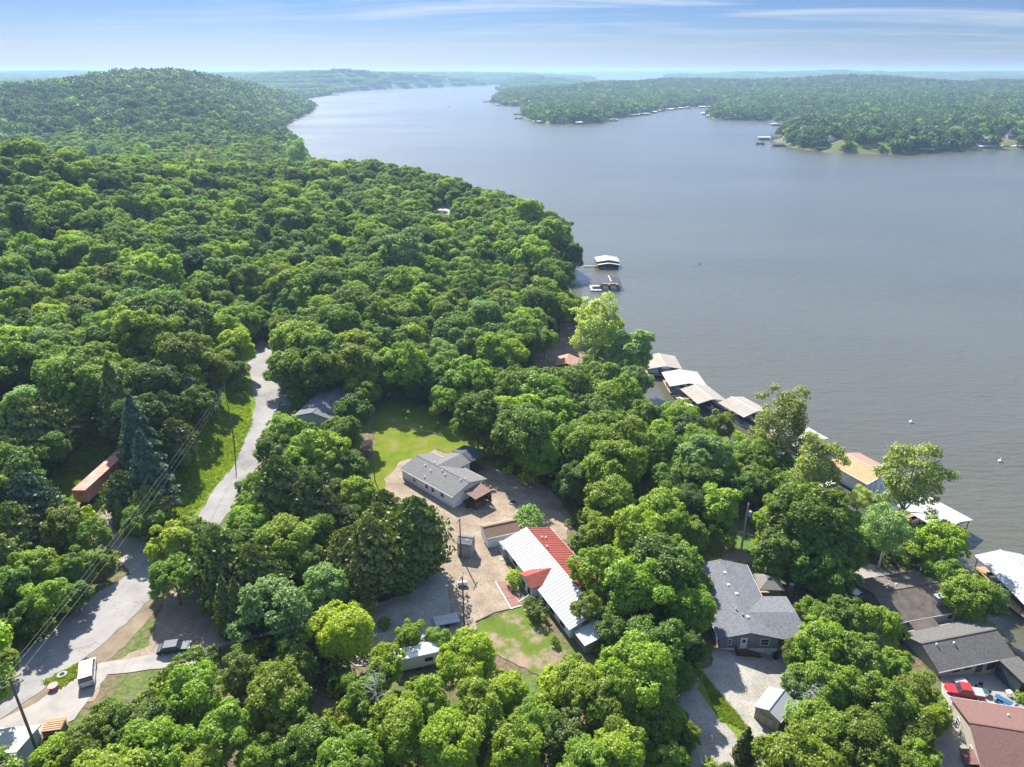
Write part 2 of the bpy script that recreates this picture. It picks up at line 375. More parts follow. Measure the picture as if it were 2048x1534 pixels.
def water():
    m, n, l, o = new_mat('lake_water')
    geo = n.new('ShaderNodeNewGeometry')
    b = n.new('ShaderNodeBsdfPrincipled'); b.inputs['IOR'].default_value = 1.33
    # wind ripples: three sizes
    def rip(sc, st, rot, det=3):
        mp = n.new('ShaderNodeMapping'); mp.inputs['Scale'].default_value = st; mp.inputs['Rotation'].default_value = (0, 0, R(rot)); l.new(geo.outputs['Position'], mp.inputs[0])
        t = n.new('ShaderNodeTexNoise'); t.inputs['Scale'].default_value = sc; t.inputs['Detail'].default_value = det; t.inputs['Roughness'].default_value = .55; l.new(mp.outputs[0], t.inputs['Vector']); return t.outputs['Fac']
    a = rip(.62, (.28, 1, 1), 12, 4); c = rip(.16, (.35, 1, 1), 5, 3)
    ad = n.new('ShaderNodeMath'); ad.operation = 'MULTIPLY_ADD'; ad.inputs[1].default_value = 1.1; l.new(c, ad.inputs[0]); l.new(a, ad.inputs[2])
    bp = n.new('ShaderNodeBump'); bp.inputs['Distance'].default_value = .45; st = rip(.011, (.25, 1, 1), 14, 5); sm = n.new('ShaderNodeMapRange'); sm.inputs['From Min'].default_value = .35; sm.inputs['From Max'].default_value = .65; sm.inputs['To Min'].default_value = .55; sm.inputs['To Max'].default_value = 1.0; l.new(st, sm.inputs['Value']); l.new(sm.outputs[0], bp.inputs['Strength']); l.new(ad.outputs[0], bp.inputs['Height']); l.new(bp.outputs[0], b.inputs['Normal'])
    big = rip(.006, (.5, 1, 1), 20, 5)
    rr = n.new('ShaderNodeMapRange'); rr.inputs['To Min'].default_value = .16; rr.inputs['To Max'].default_value = .26; l.new(big, rr.inputs['Value']); l.new(rr.outputs[0], b.inputs['Roughness'])
    col = ramp(n, l, big, [(.3, (.054, .052, .034)), (.7, (.068, .065, .042))])
    l.new(col, b.inputs['Base Color']); l.new(b.outputs[0], o.inputs[0])
    S = 30000
    me = mesh_from('lake_water', [(-S, -2000, 0), (S, -2000, 0), (S, S, 0), (-S, S, 0)], [(0, 1, 2, 3)], [m])
    tag(link('lake_water', me), kind='structure')
water()

# haze
hz = MB().box(-31000, 31000, -2600, 31000, -6, 150)
hm, hn, hl, ho = new_mat('haze_air')
pv = hn.new('ShaderNodeVolumePrincipled'); pv.inputs['Color'].default_value = (.30, .44, .62, 1); pv.inputs['Density'].default_value = 1.35e-4; pv.inputs['Anisotropy'].default_value = .2
hl.new(pv.outputs[0], ho.inputs['Volume'])
tag(hz.build('haze', hm), kind='stuff')
#=====STRUCTURES=====
# ------------------------------------------------------------------ tree prototypes
def quads_mesh(name, C, N, S, tone, mat, aspect=1.0, droop=None):
    """one small leaf-spray quad per row: centre C, normal N, half size S"""
    n = len(C); N = N / (np.linalg.norm(N, axis=1, keepdims=True) + 1e-9)
    rv = RNG.normal(size=(n, 3)) if droop is None else droop
    T = np.cross(N, rv); T /= np.linalg.norm(T, axis=1, keepdims=True) + 1e-9
    B = np.cross(N, T)
    S = S[:, None]
    V = np.stack([C - T * S, C - B * S * aspect * .8 + N * S * .25, C + T * S, C + B * S * aspect - N * S * .15], 1).reshape(-1, 3)
    me = bpy.data.meshes.new(name)
    me.vertices.add(4 * n); me.vertices.foreach_set('co', V.astype(np.float32).ravel())
    idx = np.arange(4 * n, dtype=np.int32)
    me.loops.add(4 * n); me.loops.foreach_set('vertex_index', idx)
    me.polygons.add(n); me.polygons.foreach_set('loop_start', np.arange(0, 4 * n, 4, dtype=np.int32))
    a = me.attributes.new('tone', 'FLOAT', 'FACE'); a.data.foreach_set('value', tone.astype(np.float32))
    me.update(); me.validate(); me.materials.append(mat); return me

def sph(n):
    v = RNG.normal(size=(n, 3)); return v / np.linalg.norm(v, axis=1, keepdims=True)
def lobed(rad, zc, zr, n_lobe, lobe_r, n_clump, n_leaf, size, clump_r=.62, up=.25, gaps=0.0, flat=.8, top_heavy=.15):
    """broadleaf crown: lobes on an ellipsoid, clumps on the lobes, leaf sprays in the clumps"""
    i = np.arange(n_lobe) + .5; ph = np.arccos(1 - 1.72 * i / n_lobe); th = math.pi * (1 + 5 ** .5) * i + RNG.uniform(0, 6)
    D = np.stack([np.cos(th) * np.sin(ph), np.sin(th) * np.sin(ph), np.cos(ph)], 1)
    k = RNG.uniform(.45, 1.0, n_lobe)[:, None]
    LC = D * k * np.array([rad, rad, zr]) * RNG.uniform(.86, 1.08, (n_lobe, 1)); LC[:, 2] += zc
    LR = lobe_r * RNG.uniform(.6, 1.35, n_lobe)
    keep = RNG.random(n_lobe) > gaps; LC, LR, D = LC[keep], LR[keep], D[keep]
    Cs, Ns, Ts = [], [], []
    for c, r, d in zip(LC, LR, D):
        nc = max(4, int(n_clump * (r / lobe_r) ** 2))
        q = sph(nc * 2) + d * .55 + np.array([0, 0, .35]); q /= np.linalg.norm(q, axis=1, keepdims=True); q = q[:nc]
        cc = c + q * r * np.array([1, 1, flat]) * RNG.uniform(.75, 1.1, (nc, 1))
        lt = RNG.uniform(0, .45)
        for m, nd in zip(cc, q):
            s = sph(n_leaf); s[:, 2] = s[:, 2] * .8 + .15
            p = m + s * clump_r * RNG.uniform(.35, 1.1, (n_leaf, 1)) * (r / lobe_r) ** .5
            Cs.append(p); Ns.append(s * .8 + nd * .5 + np.array([0, 0, up]) + RNG.normal(size=s.shape) * .45); Ts.append(np.clip(lt + RNG.uniform(0, .55, n_leaf) + .0 * s[:, 2], 0, 1))
    C = np.concatenate(Cs); N = np.concatenate(Ns); T = np.concatenate(Ts)
    return C, N, size * RNG.uniform(.65, 1.25, len(C)), T, LC
def trunk_mesh(name, h, r, targets, mat, lean=.4, n=7):
    mb = MB(); base = Vector((0, 0, -.6)); P = []; L = Vector((random.uniform(-lean, lean), random.uniform(-lean, lean), 0))
    for j in range(6):
        f = j / 5; P.append(base.lerp(Vector((0, 0, h)), f) + L * math.sin(f * 2.4) + Vector((random.uniform(-.1, .1), random.uniform(-.1, .1), 0)) * (j > 0))
    mb.path(P, [r * (1.35 if j == 0 else 1) * (1 - .68 * j / 5) for j in range(6)], n)
    for t in targets:
        t = Vector(t); f = min(.95, max(.35, (t.z / h) * .62)); k = f * 5; i = int(k); a = P[i].lerp(P[min(i+1, 5)], k - i)
        mid = a.lerp(t, .5) + Vector((random.uniform(-.4, .4), random.uniform(-.4, .4), random.uniform(-.5, .3)))
        rr = r * (1 - .68 * f) * .55
        mb.path([a, mid, t], [rr, rr * .6, rr * .2], 5)
    me = mesh_from(name, mb.V, mb.F, [mat], True); return me

PROTO = {}
def add_proto(kind, crown, trunk, r, zc, top):
    PROTO.setdefault(kind, []).append(dict(crown=crown, trunk=trunk, r=r, zc=zc, top=top))
for i in range(7):     # broadleaf: 13-15 m, crown radius 5.5
    rm, zr, gp, lr = [(1, 4.9, .06, 1.55), (.86, 6.2, .15, 1.35), (1.1, 4.2, .1, 1.7), (.92, 5.4, .26, 1.3), (1.06, 5.0, .18, 1.45), (.8, 5.6, .05, 1.5), (1.02, 5.8, .3, 1.6)][i]; zc = 13.6 - zr
    C, N, S, T, LC = lobed(5.5 * rm, zc, zr, 40, lr, 34, 19, .18, clump_r=.5, gaps=gp, up=.5)
    m = quads_mesh('broadleaf_crown', C, N, S, T, LM['mid'])
    add_proto('oak', m, trunk_mesh('broadleaf_trunk', zc + 1, .24, [tuple(q * .9) for q in LC[::4]], BARK), 6.5, zc, zc + zr)
for i in range(2):     # sycamore: tall, airy, limbs showing
    zc, zr = 12, 7.5
    C, N, S, T, LC = lobed(5.4, zc, zr, 56, 1.3, 24, 11, .2, clump_r=.8, gaps=.2, up=.3)
    m = quads_mesh('sycamore_crown', C, N, S, T, LM['syc'])
    add_proto('syc', m, trunk_mesh('sycamore_trunk', zc + 6, .26, [tuple(q * .97) for q in LC[::2]], BARKP), 6.1, zc, zc + zr)
def cedar(rad, h, n, size, broad):
    z = RNG.beta(1.1, 1.5, n) ; a = RNG.uniform(0, 6.283, n)
    lobes = 11; lob = .62 + .38 * np.abs(np.sin(a * lobes / 2 + z * 17 + np.sin(a * 3)))
    prof = (np.clip(np.sin((.14 + .86 * z) * math.pi), 0, 1) ** .75) if broad else (1 - z) ** .8 * (1 - .5 * np.exp(-z * 14))
    prof = prof * lob * (1 + .22 * np.sin(z * 41 + a * 3)); rr = rad * prof * RNG.uniform(.35, 1.12, n) ** .6
    C = np.stack([rr * np.cos(a), rr * np.sin(a), .8 + z * (h - .8)], 1)
    N = np.stack([np.cos(a), np.sin(a), np.full(n, .55)], 1) + RNG.normal(size=(n, 3)) * .55
    T = np.clip(RNG.uniform(0, .6, n) + .4 * (lob - .62) / .38 * RNG.random(n), 0, 1)
    return C, N, size * RNG.uniform(.6, 1.3, n), T
for i in range(4):
    b = i % 2 == 0
    h = 10 if b else 11; rad = 3.6 if b else 2.7
    C, N, S, T = cedar(rad, h, 9000, .17, b)
    m = quads_mesh('cedar_crown', C, N, S, T, LM['cedar'], aspect=1.7)
    add_proto('cedar' if b else 'spire', m, trunk_mesh('cedar_trunk', h * .68, .17, [], BARK, .15), rad, h * (.52 if b else .42), h)
for i in range(3):     # shrub / sapling
    C, N, S, T, LC = lobed(1.5, 1.25, 1.15, 12, .65, 12, 10, .13, clump_r=.3)
    m = quads_mesh('shrub_foliage', C, N, S, T, LM['mid'])
    add_proto('shrub', m, trunk_mesh('shrub_stem', 1.2, .06, [tuple(q) for q in LC[::3]], BARK, .1, 5), 1.5, 1.25, 2.4)
FARP = {}
for i in range(5):     # far broadleaf
    C, N, S, T, LC = lobed(5.5, 7, 5.0, 16, 2.1, 9, 6, .62, clump_r=.9, up=.5)
    FARP.setdefault('far', []).append(quads_mesh('far_broadleaf', C, N, S, T, LM['far']))
for i in range(2):
    C, N, S, T = cedar(3.4, 11, 420, .55, i == 0)
    FARP['far'].append(quads_mesh('far_cedar', C, N, S, T, LM['cedar'], aspect=1.5))
for i in range(4):     # very far broadleaf
    C, N, S, T, LC = lobed(5.6, 6, 4.6, 9, 2.5, 5, 3, 1.25, clump_r=1.1, up=.7)
    FARP.setdefault('vfar', []).append(quads_mesh('hill_broadleaf', C, N, S, T, LM['far']))
for i in range(3):     # a patch of wood for the far ridges
    pc = []
    gx, gy = np.meshgrid(np.arange(-45, 45, 9.0), np.arange(-45, 45, 9.0)); 
    for x, y in zip(gx.ravel(), gy.ravel()):
        C, N, S, T, LC = lobed(5.8, 5 + RNG.uniform(-2, 2.5), 4.4, 6, 2.6, 2, 2, 2.0, clump_r=1.2, up=.8)
        pc.append((C + np.array([x + RNG.uniform(-3, 3), y + RNG.uniform(-3, 3), 0]), N, S, np.clip(T + RNG.uniform(-.4, .4), 0, 1)))
    FARP.setdefault('patch', []).append(quads_mesh('wood_patch', *[np.concatenate([q[k] for q in pc]) for k in range(4)], LM['dark']))

def retone(me, tone):
    q = me.copy(); q.materials.clear(); q.materials.append(LM[tone]); return q
FART = [retone(FARP['far'][0], 'dark'), retone(FARP['far'][1], 'mid'), retone(FARP['far'][2], 'pale')]
FARV = [retone(FARP['vfar'][0], 'dark'), retone(FARP['vfar'][1], 'cedar'), retone(FARP['vfar'][2], 'mid')]
def scatter(name, P, scl, rot, idx, protos, kind='stuff'):
    """many instances as ONE object (geometry nodes)"""
    if not len(P): return
    pc = bpy.data.collections.new(name + '_models')
    for k, meshes in enumerate(protos):
        ob = bpy.data.objects.new('%s_model_%02d' % (name, k), meshes); pc.objects.link(ob)
    me = bpy.data.meshes.new(name); me.vertices.add(len(P)); me.vertices.foreach_set('co', np.asarray(P, np.float32).ravel())
    for nm, arr, ty in (('scl', scl, 'FLOAT'), ('rot', rot, 'FLOAT'), ('idx', idx, 'INT')):
        a = me.attributes.new(nm, ty, 'POINT'); a.data.foreach_set('value', np.asarray(arr, np.int32 if ty == 'INT' else np.float32))
    me.update()
    o = link(name, me)
    ng = bpy.data.node_groups.new(name + '_nodes', 'GeometryNodeTree')
    ng.interface.new_socket('Geometry', in_out='INPUT', socket_type='NodeSocketGeometry'); ng.interface.new_socket('Geometry', in_out='OUTPUT', socket_type='NodeSocketGeometry')
    n, l = ng.nodes, ng.links
    gi, go = n.new('NodeGroupInput'), n.new('NodeGroupOutput')
    ip = n.new('GeometryNodeInstanceOnPoints'); ci = n.new('GeometryNodeCollectionInfo')
    ci.inputs['Collection'].default_value = pc; ci.inputs['Separate Children'].default_value = True; ci.inputs['Reset Children'].default_value = True
    def na(nm, ty):
        q = n.new('GeometryNodeInputNamedAttribute'); q.data_type = ty; q.inputs['Name'].default_value = nm; return q.outputs['Attribute']
    cx = n.new('ShaderNodeCombineXYZ'); l.new(na('rot', 'FLOAT'), cx.inputs['Z'])
    l.new(gi.outputs[0], ip.inputs['Points']); l.new(ci.outputs[0], ip.inputs['Instance']); ip.inputs['Pick Instance'].default_value = True
    l.new(na('idx', 'INT'), ip.inputs['Instance Index']); l.new(cx.outputs[0], ip.inputs['Rotation']); l.new(na('scl', 'FLOAT'), ip.inputs['Scale'])
    l.new(ip.outputs[0], go.inputs[0])
    md = o.modifiers.new('scatter', 'NODES'); md.node_group = ng
    return tag(o, kind=kind)
def joined(kind, mats=None):
    """crown + trunk of a prototype in one mesh, for the scattered masses"""
    out = []
    for p in PROTO[kind]:
        bm = bmesh.new(); bm.from_mesh(p['crown']); nf = len(bm.faces); bm.from_mesh(p['trunk'])
        bm.faces.ensure_lookup_table()
        for f in bm.faces[nf:]: f.material_index = 1
        me = bpy.data.meshes.new(kind + '_tree'); bm.to_mesh(me); bm.free()
        me.materials.append(mats or p['crown'].materials[0]); me.materials.append(p['trunk'].materials[0]); out.append(me)
    return out

# ------------------------------------------------------------------ where no crown may stand in the view: roads, yards, roofs, lawns, docks
KEEP = [
 [(498,690),(545,690),(566,790),(545,880),(512,930),(440,1025),(402,1035),(430,985),(492,905),(512,830),(500,760)],
 [(445,800),(502,790),(512,850),(480,930),(400,1000),(345,985),(355,940),(415,860)],
 [(195,1060),(292,1085),(315,1190),(400,1195),(405,1270),(310,1315),(205,1345),(205,1400),(100,1440),(0,1450),(0,1380),(90,1285),(175,1190),(262,1150),(215,1095)],
 [(85,1000),(110,950),(160,880),(205,885),(240,910),(240,990),(180,1012)],
 [(765,830),(790,800),(905,850),(890,905),(830,920),(790,945),(755,930)],
 [(780,940),(870,900),(960,905),(985,955),(1090,985),(1125,1030),(1110,1060),(1140,1090),(1125,1130),(1140,1200),(1190,1290),(1110,1330),(1030,1335),(950,1265),(905,1290),(880,1245),(752,1222),(820,1160),(895,1120),(890,1035),(800,1015)],
 [(1400,1150),(1440,1118),(1510,1130),(1560,1155),(1600,1270),(1560,1310),(1555,1380),(1560,1420),(1500,1480),(1400,1500),(1375,1420),(1430,1340),(1425,1300),(1440,1290)],
 [(1480,1005),(1500,1005),(1492,1110),(1476,1110)], [(1508,1142),(1600,1142),(1600,1200),(1512,1190)], [(1395,1080),(1440,1085),(1440,1115),(1400,1112)],
 [(1705,1135),(1770,1135),(1830,1170),(1890,1235),(1990,1240),(2080,1300),(2080,1560),(1890,1560),(1885,1420),(1895,1340),(1815,1290),(1800,1210)],
 [(1160,500),(1245,500),(1245,590),(1140,590)],
 [(1305,700),(1400,735),(1540,800),(1540,850),(1480,865),(1400,835),(1285,820),(1285,790),(1340,800)],
 [(1600,830),(1650,860),(1770,915),(1765,1000),(1700,1000),(1660,930)], [(1690,1020),(1740,1050),(1730,1075),(1700,1060)], [(1950,1090),(2080,1090),(2080,1240),(2010,1240)],
 [(1062,720),(1110,690),(1125,650),(1165,650),(1165,710),(1150,735),(1100,742)],
 [(612,795),(680,788),(672,815),(642,832)], [(720,880),(752,890),(755,960),(735,960)],
 [(0,1450),(112,1440),(100,1560),(0,1560)], [(10,1350),(40,1350),(90,1500),(60,1500)],
 [(872,412),(900,412),(900,430),(878,432)],[(452,765),(466,765),(474,880),(464,880)],
 [(1760,1000),(1790,1060),(1740,1050),(1705,1010)], [(1590,965),(1620,975),(1650,1010),(1610,1000)],
]
OVERWATER = [(1260,560),(1345,640),(1345,690),(1420,745),(1560,800),(1700,860),(1800,930),(2080,1080),(2080,-50),(640,-50),(640,300),(1000,395),(1030,415),(1140,440),(1190,500),(1200,570)]
def blocked(P, r):
    u, v, d = project(P); rp = r / d * F * .92
    bad = np.zeros(len(u), bool)
    for k in range(13):
        if k == 12: x, y = u, v
        else:
            t = k * math.pi / 3; f = 1.0 if k < 6 else .55
            x, y = u + np.cos(t) * rp * f, v + np.sin(t) * rp * f * .95
        for poly in KEEP: bad |= pip(x, y, poly)
    return bad

# kind, photo pixel of crown centre, radius in photo pixels, leaf tone, own label
T_ = []
def row(s, kind='oak', tone='mid'):
    for q in s.split(';'):
        q = q.split()
        if len(q) < 3: continue
        T_.append((q[3] if len(q) > 3 and q[3] != '-' else kind, float(q[0]), float(q[1]), float(q[2]), q[4] if len(q) > 4 else tone, None))
# foreground bottom
row('170 1500 62;290 1440 72;215 1440 48;380 1380 68;300 1515 70;440 1470 78;560 1400 76;480 1340 52;590 1320 56;620 1480 78;730 1400 60;520 1515 60;120 1530 50;395 1545 60;700 1545 70')
row('690 1265 62;770 1335 48;790 1450 74;640 1270 45;930 1330 62;960 1420 72;1010 1380 55;1030 1500 74;900 1500 66;820 1270 36;850 1400 50', tone='yellow')
row('1150 1370 62;1220 1420 72;1310 1440 64;1130 1470 68;1240 1500 74;1320 1370 52;1170 1545 70;1340 1520 56;1060 1450 50;880 1280 30')
# oak group right of the red roofed house
row('1280 1075 74 oak yellow;1195 1140 62 oak mid;1360 1120 62 oak mid;1270 1180 82 oak mid;1380 1210 56 oak mid;1320 1280 72 oak dark;1230 1260 48 oak dark;1200 1060 48 oak yellow;1385 1065 40 oak mid;1180 1210 40 oak mid;1400 1165 36 oak yellow;1380 1290 40 oak dark;1350 1345 40 oak dark')
# middle
row('955 825 66;1040 870 66 oak dark;1010 790 52;1110 840 58;1080 910 50;1190 830 66;1180 900 60;1130 780 60;1250 860 52;1240 790 50;1150 960 48 oak dark')
row('1225 935 74 oak yellow;1215 1000 60 oak yellow;1320 890 52;1330 960 46 oak dark;1400 960 48;1440 1010 56;1400 890 42 syc yellow;1440 850 38 oak yellow;1500 930 40;1365 845 44;1480 975 42 oak dark;1545 965 30;1290 830 44;1380 1010 40 oak dark;1330 1010 36 oak dark')
row('1620 1050 84 oak mid;1560 1090 62 oak mid;1690 1095 60 oak mid;1632 1118 62 oak dark;1670 1150 56 oak dark;1560 1020 44 oak mid;1700 1050 36 oak yellow;')
row('1560 850 60 syc syc;1638 942 56 syc syc;1822 962 72 syc syc;1870 985 44 syc syc;1193 650 52 syc syc;1775 1060 50 syc pale;1720 1000 28 syc syc')
row('290 318 22 syc pale;385 323 17 syc syc;415 321 19 syc syc;352 320 20 oak mid;180 305 20 syc pale;592 303 24 syc pale;532 326 10 syc syc;215 306 17 syc pale;455 330 16;500 330 16;560 325 16')
row('1262 705 58 oak pale;1268 765 40 oak pale;1205 755 46 oak mid;1880 1090 58 oak yellow;1940 1190 56 oak mid;1830 1100 40 oak mid;1985 1200 34 syc pale;1890 1150 44 oak mid;1940 1120 40 oak mid')
# right foreground mass
row('1690 1230 56;1750 1250 46;1640 1290 56;1720 1310 66;1790 1330 46;1650 1370 66;1750 1400 74;1640 1460 72;1720 1490 76;1830 1390 52 oak yellow;1810 1470 62;1860 1440 44 oak yellow;1590 1370 40 oak pale;1580 1500 44;1620 1225 36;1840 1530 56;1780 1545 60;1660 1545 60;1600 1430 38 oak pale;1590 1310 34')
row('1490 1500 26 spire cedar;1450 1560 40 oak dark;1380 1470 28 oak mid;1345 1240 40 oak dark')
# cedars and oaks between road and court
row('560 985 58 cedar cedar;625 1010 56 cedar cedar;600 945 48 oak dark;745 1110 62 cedar cedar;835 1075 64 cedar cedar;800 1140 40 cedar cedar;690 1040 42 oak dark;700 1110 50 cedar cedar;570 1090 60;440 1120 58 cedar cedar;345 1095 62 oak yellow;350 1160 50;385 1050 36;510 1150 56 cedar cedar;650 1180 54 oak pale;545 1215 42 cedar blue;455 1225 34 spire cedar;610 1130 44 oak dark;500 1050 44 oak mid;720 1160 44 cedar cedar;480 1230 36 spire cedar;430 1200 36 oak dark;770 1020 36 cedar cedar')
row('640 900 66;570 855 50;700 935 44;590 930 50;680 870 50;520 975 42;545 900 36;708 832 46 oak dark;735 790 30 oak mid;495 1010 36;660 960 44 oak dark')
row('608 690 56 oak mid;570 730 48 oak yellow;640 740 54 oak mid;710 700 56 oak yellow;680 650 50 oak mid;868 748 46 oak mid;840 715 44;930 690 50 oak pale;1015 715 38 oak yellow;975 760 44 oak mid;790 690 50 oak dark;1060 770 40 oak mid;560 655 30 oak yellow;800 732 34 oak dark')
row('470 690 42 oak yellow;425 735 50 oak yellow;468 745 26 oak dark;378 792 36 cedar cedar;440 650 46;235 815 44 spire cedar;280 890 50 spire blue;300 960 50 spire blue;350 880 40 cedar cedar;365 915 30 oak pale;245 985 40 cedar cedar;300 1020 38 cedar cedar;335 830 36 cedar cedar;150 852 26 cedar cedar')
row('50 870 56 cedar cedar;95 860 50 cedar cedar;20 930 50 cedar cedar;60 1010 52 cedar blue;130 1055 46;30 1060 50 cedar cedar;180 1070 40;70 1130 58 oak mid;150 1130 48 oak mid;20 1180 56 oak dark;90 1200 56 oak mid;150 1190 36 oak dark;10 1320 30 oak yellow;40 1240 40 oak dark;120 1010 30 oak mid;0 1120 50 cedar cedar;200 1130 28 oak dark')
row('800 500 60 oak pale;565 560 40 oak yellow;490 470 30 cedar cedar;905 385 22 oak dark;950 395 22 oak dark;1060 430 40;1100 470 44;1140 500 36;1060 520 46;1100 560 44;1150 610 26 oak dark;1120 620 36 oak mid;1060 640 44;1090 680 30')
row('185 745 40 oak pale;260 720 40;110 700 46 oak pale;350 650 50;60 640 46;170 620 46;285 620 50 oak pale')

placed = []      # kind, tone, x, y, z, scale, u, v, rpx, proto
def place_px(kind, u, v, rpx, tone):
    x, y, k = ray(u, v); t = np.linspace(50, 900, 1701)
    pr = PROTO[kind][0]; d = t            # depth along the view axis equals t here
    s = rpx * d / F / pr['r']; z = CH + k * t; g = height(x * t, y * t)
    ok = (z <= g + pr['zc'] * s) & (g > .15)
    if kind == 'syc': ok = (z <= g + pr['zc'] * s) & (g > -.6)
    i = int(np.argmax(ok))
    if not ok[i]: return
    sc_ = float(s[i])
    placed.append([kind, tone, float(x * t[i]), float(y * t[i]), float(g[i]), sc_, u, v, rpx, random.randrange(len(PROTO[kind]))])
for k_, u_, v_, r_, t_, _ in T_: place_px(k_, u_, v_, r_, t_)
N_EXPL = len(placed)

# filler: the rest of the near wood
pts = []
cell = 6.6
gx, gy = np.meshgrid(np.arange(-620, 320, cell), np.arange(20, 860, cell * .88))
gx = gx + (np.arange(gx.shape[0])[:, None] % 2) * cell / 2
gx = gx.ravel() + RNG.uniform(-2.2, 2.2, gx.size); gy = gy.ravel() + RNG.uniform(-2.2, 2.2, gy.size)
az = np.abs(gx) / (gy + 30)
ok = (az < .86); gx, gy = gx[ok], gy[ok]
gz = height(gx, gy); sdl = segdist(gx, gy, LAKE); ok = (gz > .9) & (sdl > 2.5); gx, gy, gz = gx[ok], gy[ok], gz[ok]
u, v, d = project(np.stack([gx, gy, gz + 8], 1))
cn = .5 + .5 * wob(gx, gy, 55, 31) + RNG.uniform(-.35, .35, len(gx))
cedar_bias = np.where((u < 260) & (v > 740) & (v < 1260), .55, 0) + np.where((u > 250) & (u < 900) & (v > 345) & (v < 440), .35, 0) + np.where((v > 980) & (u > 400) & (u < 860), .3, 0)
is_ced = cn + cedar_bias > 1.02
tn = .5 + .5 * wob(gx, gy, 38, 41) + RNG.uniform(-.4, .4, len(gx))
scl = RNG.uniform(.55, 1.22, len(gx)) * np.where(is_ced, .95, 1)
rad = np.where(is_ced, 3.4, 5.5) * scl
bad = blocked(np.stack([gx, gy, gz + np.where(is_ced, 5, 8.6) * scl], 1), rad * 1.12) | blocked(np.stack([gx, gy, gz + 2], 1), rad * .25)
EX = np.array([[p[2], p[3], PROTO[p[0]][0]['r'] * p[5]] for p in placed])
for ex, ey, er in EX: bad |= np.hypot(gx - ex, gy - ey) < (er * .55 + rad * .45)
ow = pip(u, v, OVERWATER) & (v > 450); bad |= ow
bad |= (gy < 60) & (np.abs(gx) < 40)
keep = ~bad
fill = []
grid = {}
for i in np.argsort(RNG.random(len(gx))):
    if not keep[i]: continue
    c = (int(gx[i] // 6), int(gy[i] // 6)); q = False
    for a in (-1, 0, 1):
        for b in (-1, 0, 1):
            for j in grid.get((c[0]+a, c[1]+b), ()):
                if math.hypot(gx[i]-gx[j], gy[i]-gy[j]) < (rad[i] + rad[j]) * .38: q = True
    if q: continue
    grid.setdefault(c, []).append(i)
    kind = ('cedar' if RNG.random() < .6 else 'spire') if is_ced[i] else 'oak'
    tone = ('cedar' if tn[i] < .8 else 'blue') if is_ced[i] else ('dark' if tn[i] < .25 else 'mid' if tn[i] < .86 else 'yellow' if tn[i] < 1.03 else 'pale')
    fill.append([kind, tone, gx[i], gy[i], gz[i], scl[i], u[i], v[i], rad[i] * F / d[i], random.randrange(len(PROTO[kind]))])

# individuals: everything placed by hand and the filler trees that show largest
fill.sort(key=lambda p: -p[8])
vis = [p for p in fill if -60 < p[6] < 2108 and 100 < p[7] < 1600]
hid = [p for p in fill if not (-60 < p[6] < 2108 and 100 < p[7] < 1600)]
n_oak = sum(1 for p in placed if p[0] == 'oak'); n_ced = sum(1 for p in placed if p[0] in ('cedar', 'spire'))
single = list(placed); rest = list(hid)
for p in vis:
    if p[0] == 'oak' and n_oak < 300: single.append(p); n_oak += 1
    elif p[0] != 'oak' and n_ced < 120: single.append(p); n_ced += 1
    else: rest.append(p)
NAMES = {'oak': ('broadleaf_tree', 'tree'), 'syc': ('sycamore_tree', 'sycamore'), 'cedar': ('cedar_tree', 'cedar'), 'spire': ('cedar_tree', 'cedar')}
TONEW = {'mid': 'mid green', 'dark': 'dark green', 'yellow': 'bright yellow-green', 'pale': 'pale silvery green', 'cedar': 'dark olive', 'blue': 'blue-grey', 'syc': 'pale airy'}
def region(u, v, x, y):
    if v > 1240 and u < 640: return 'in the wood below the gravel drive, beside the metal garage'
    if v > 1230 and u < 1100: return 'in the foreground wood under the utility pole and lawn'
    if v > 1330 and u < 1400: return 'at the foot of the picture between lawn and grey house drive'
    if 1150 < u < 1430 and v > 1030: return 'in the big clump between the red roofed and grey houses'
    if u > 1560 and v > 1180 and u < 1900: return 'in the big clump between grey house and brown roofed house'
    if u > 1500 and v > 970 and u < 1760: return 'behind the grey house by the brown pole'
    if u > 1700 and v > 880: return 'on the bank by the lakeside cabins'
    if u > 1140 and v > 560 and v < 820: return 'at the water by the tan roofed docks'
    if u > 1280 and v > 800: return 'on the bank above the row of docks'
    if u > 880 and v > 770: return 'on the slope behind the white house and its lawn'
    if u < 330 and v > 730: return 'around the rusty trailer left of the road'
    if u < 520 and v > 730: return 'along the grass verge left of the paved road'
    if u < 900 and v > 940: return 'between the paved road and the gravel court'
    if u < 800 and v > 790: return 'beside the dark roof right of the paved road'
    if u < 520 and v > 560: return 'low on the wooded hillside left of the road'
    if u < 1100 and v > 600: return 'in the belt beyond the lawn at the road bend'
    if u < 520: return 'high on the wooded hillside left of the road'
    if u < 900: return 'in the valley wood beyond the end of the road'
    return 'on the wooded point beside the two far docks'
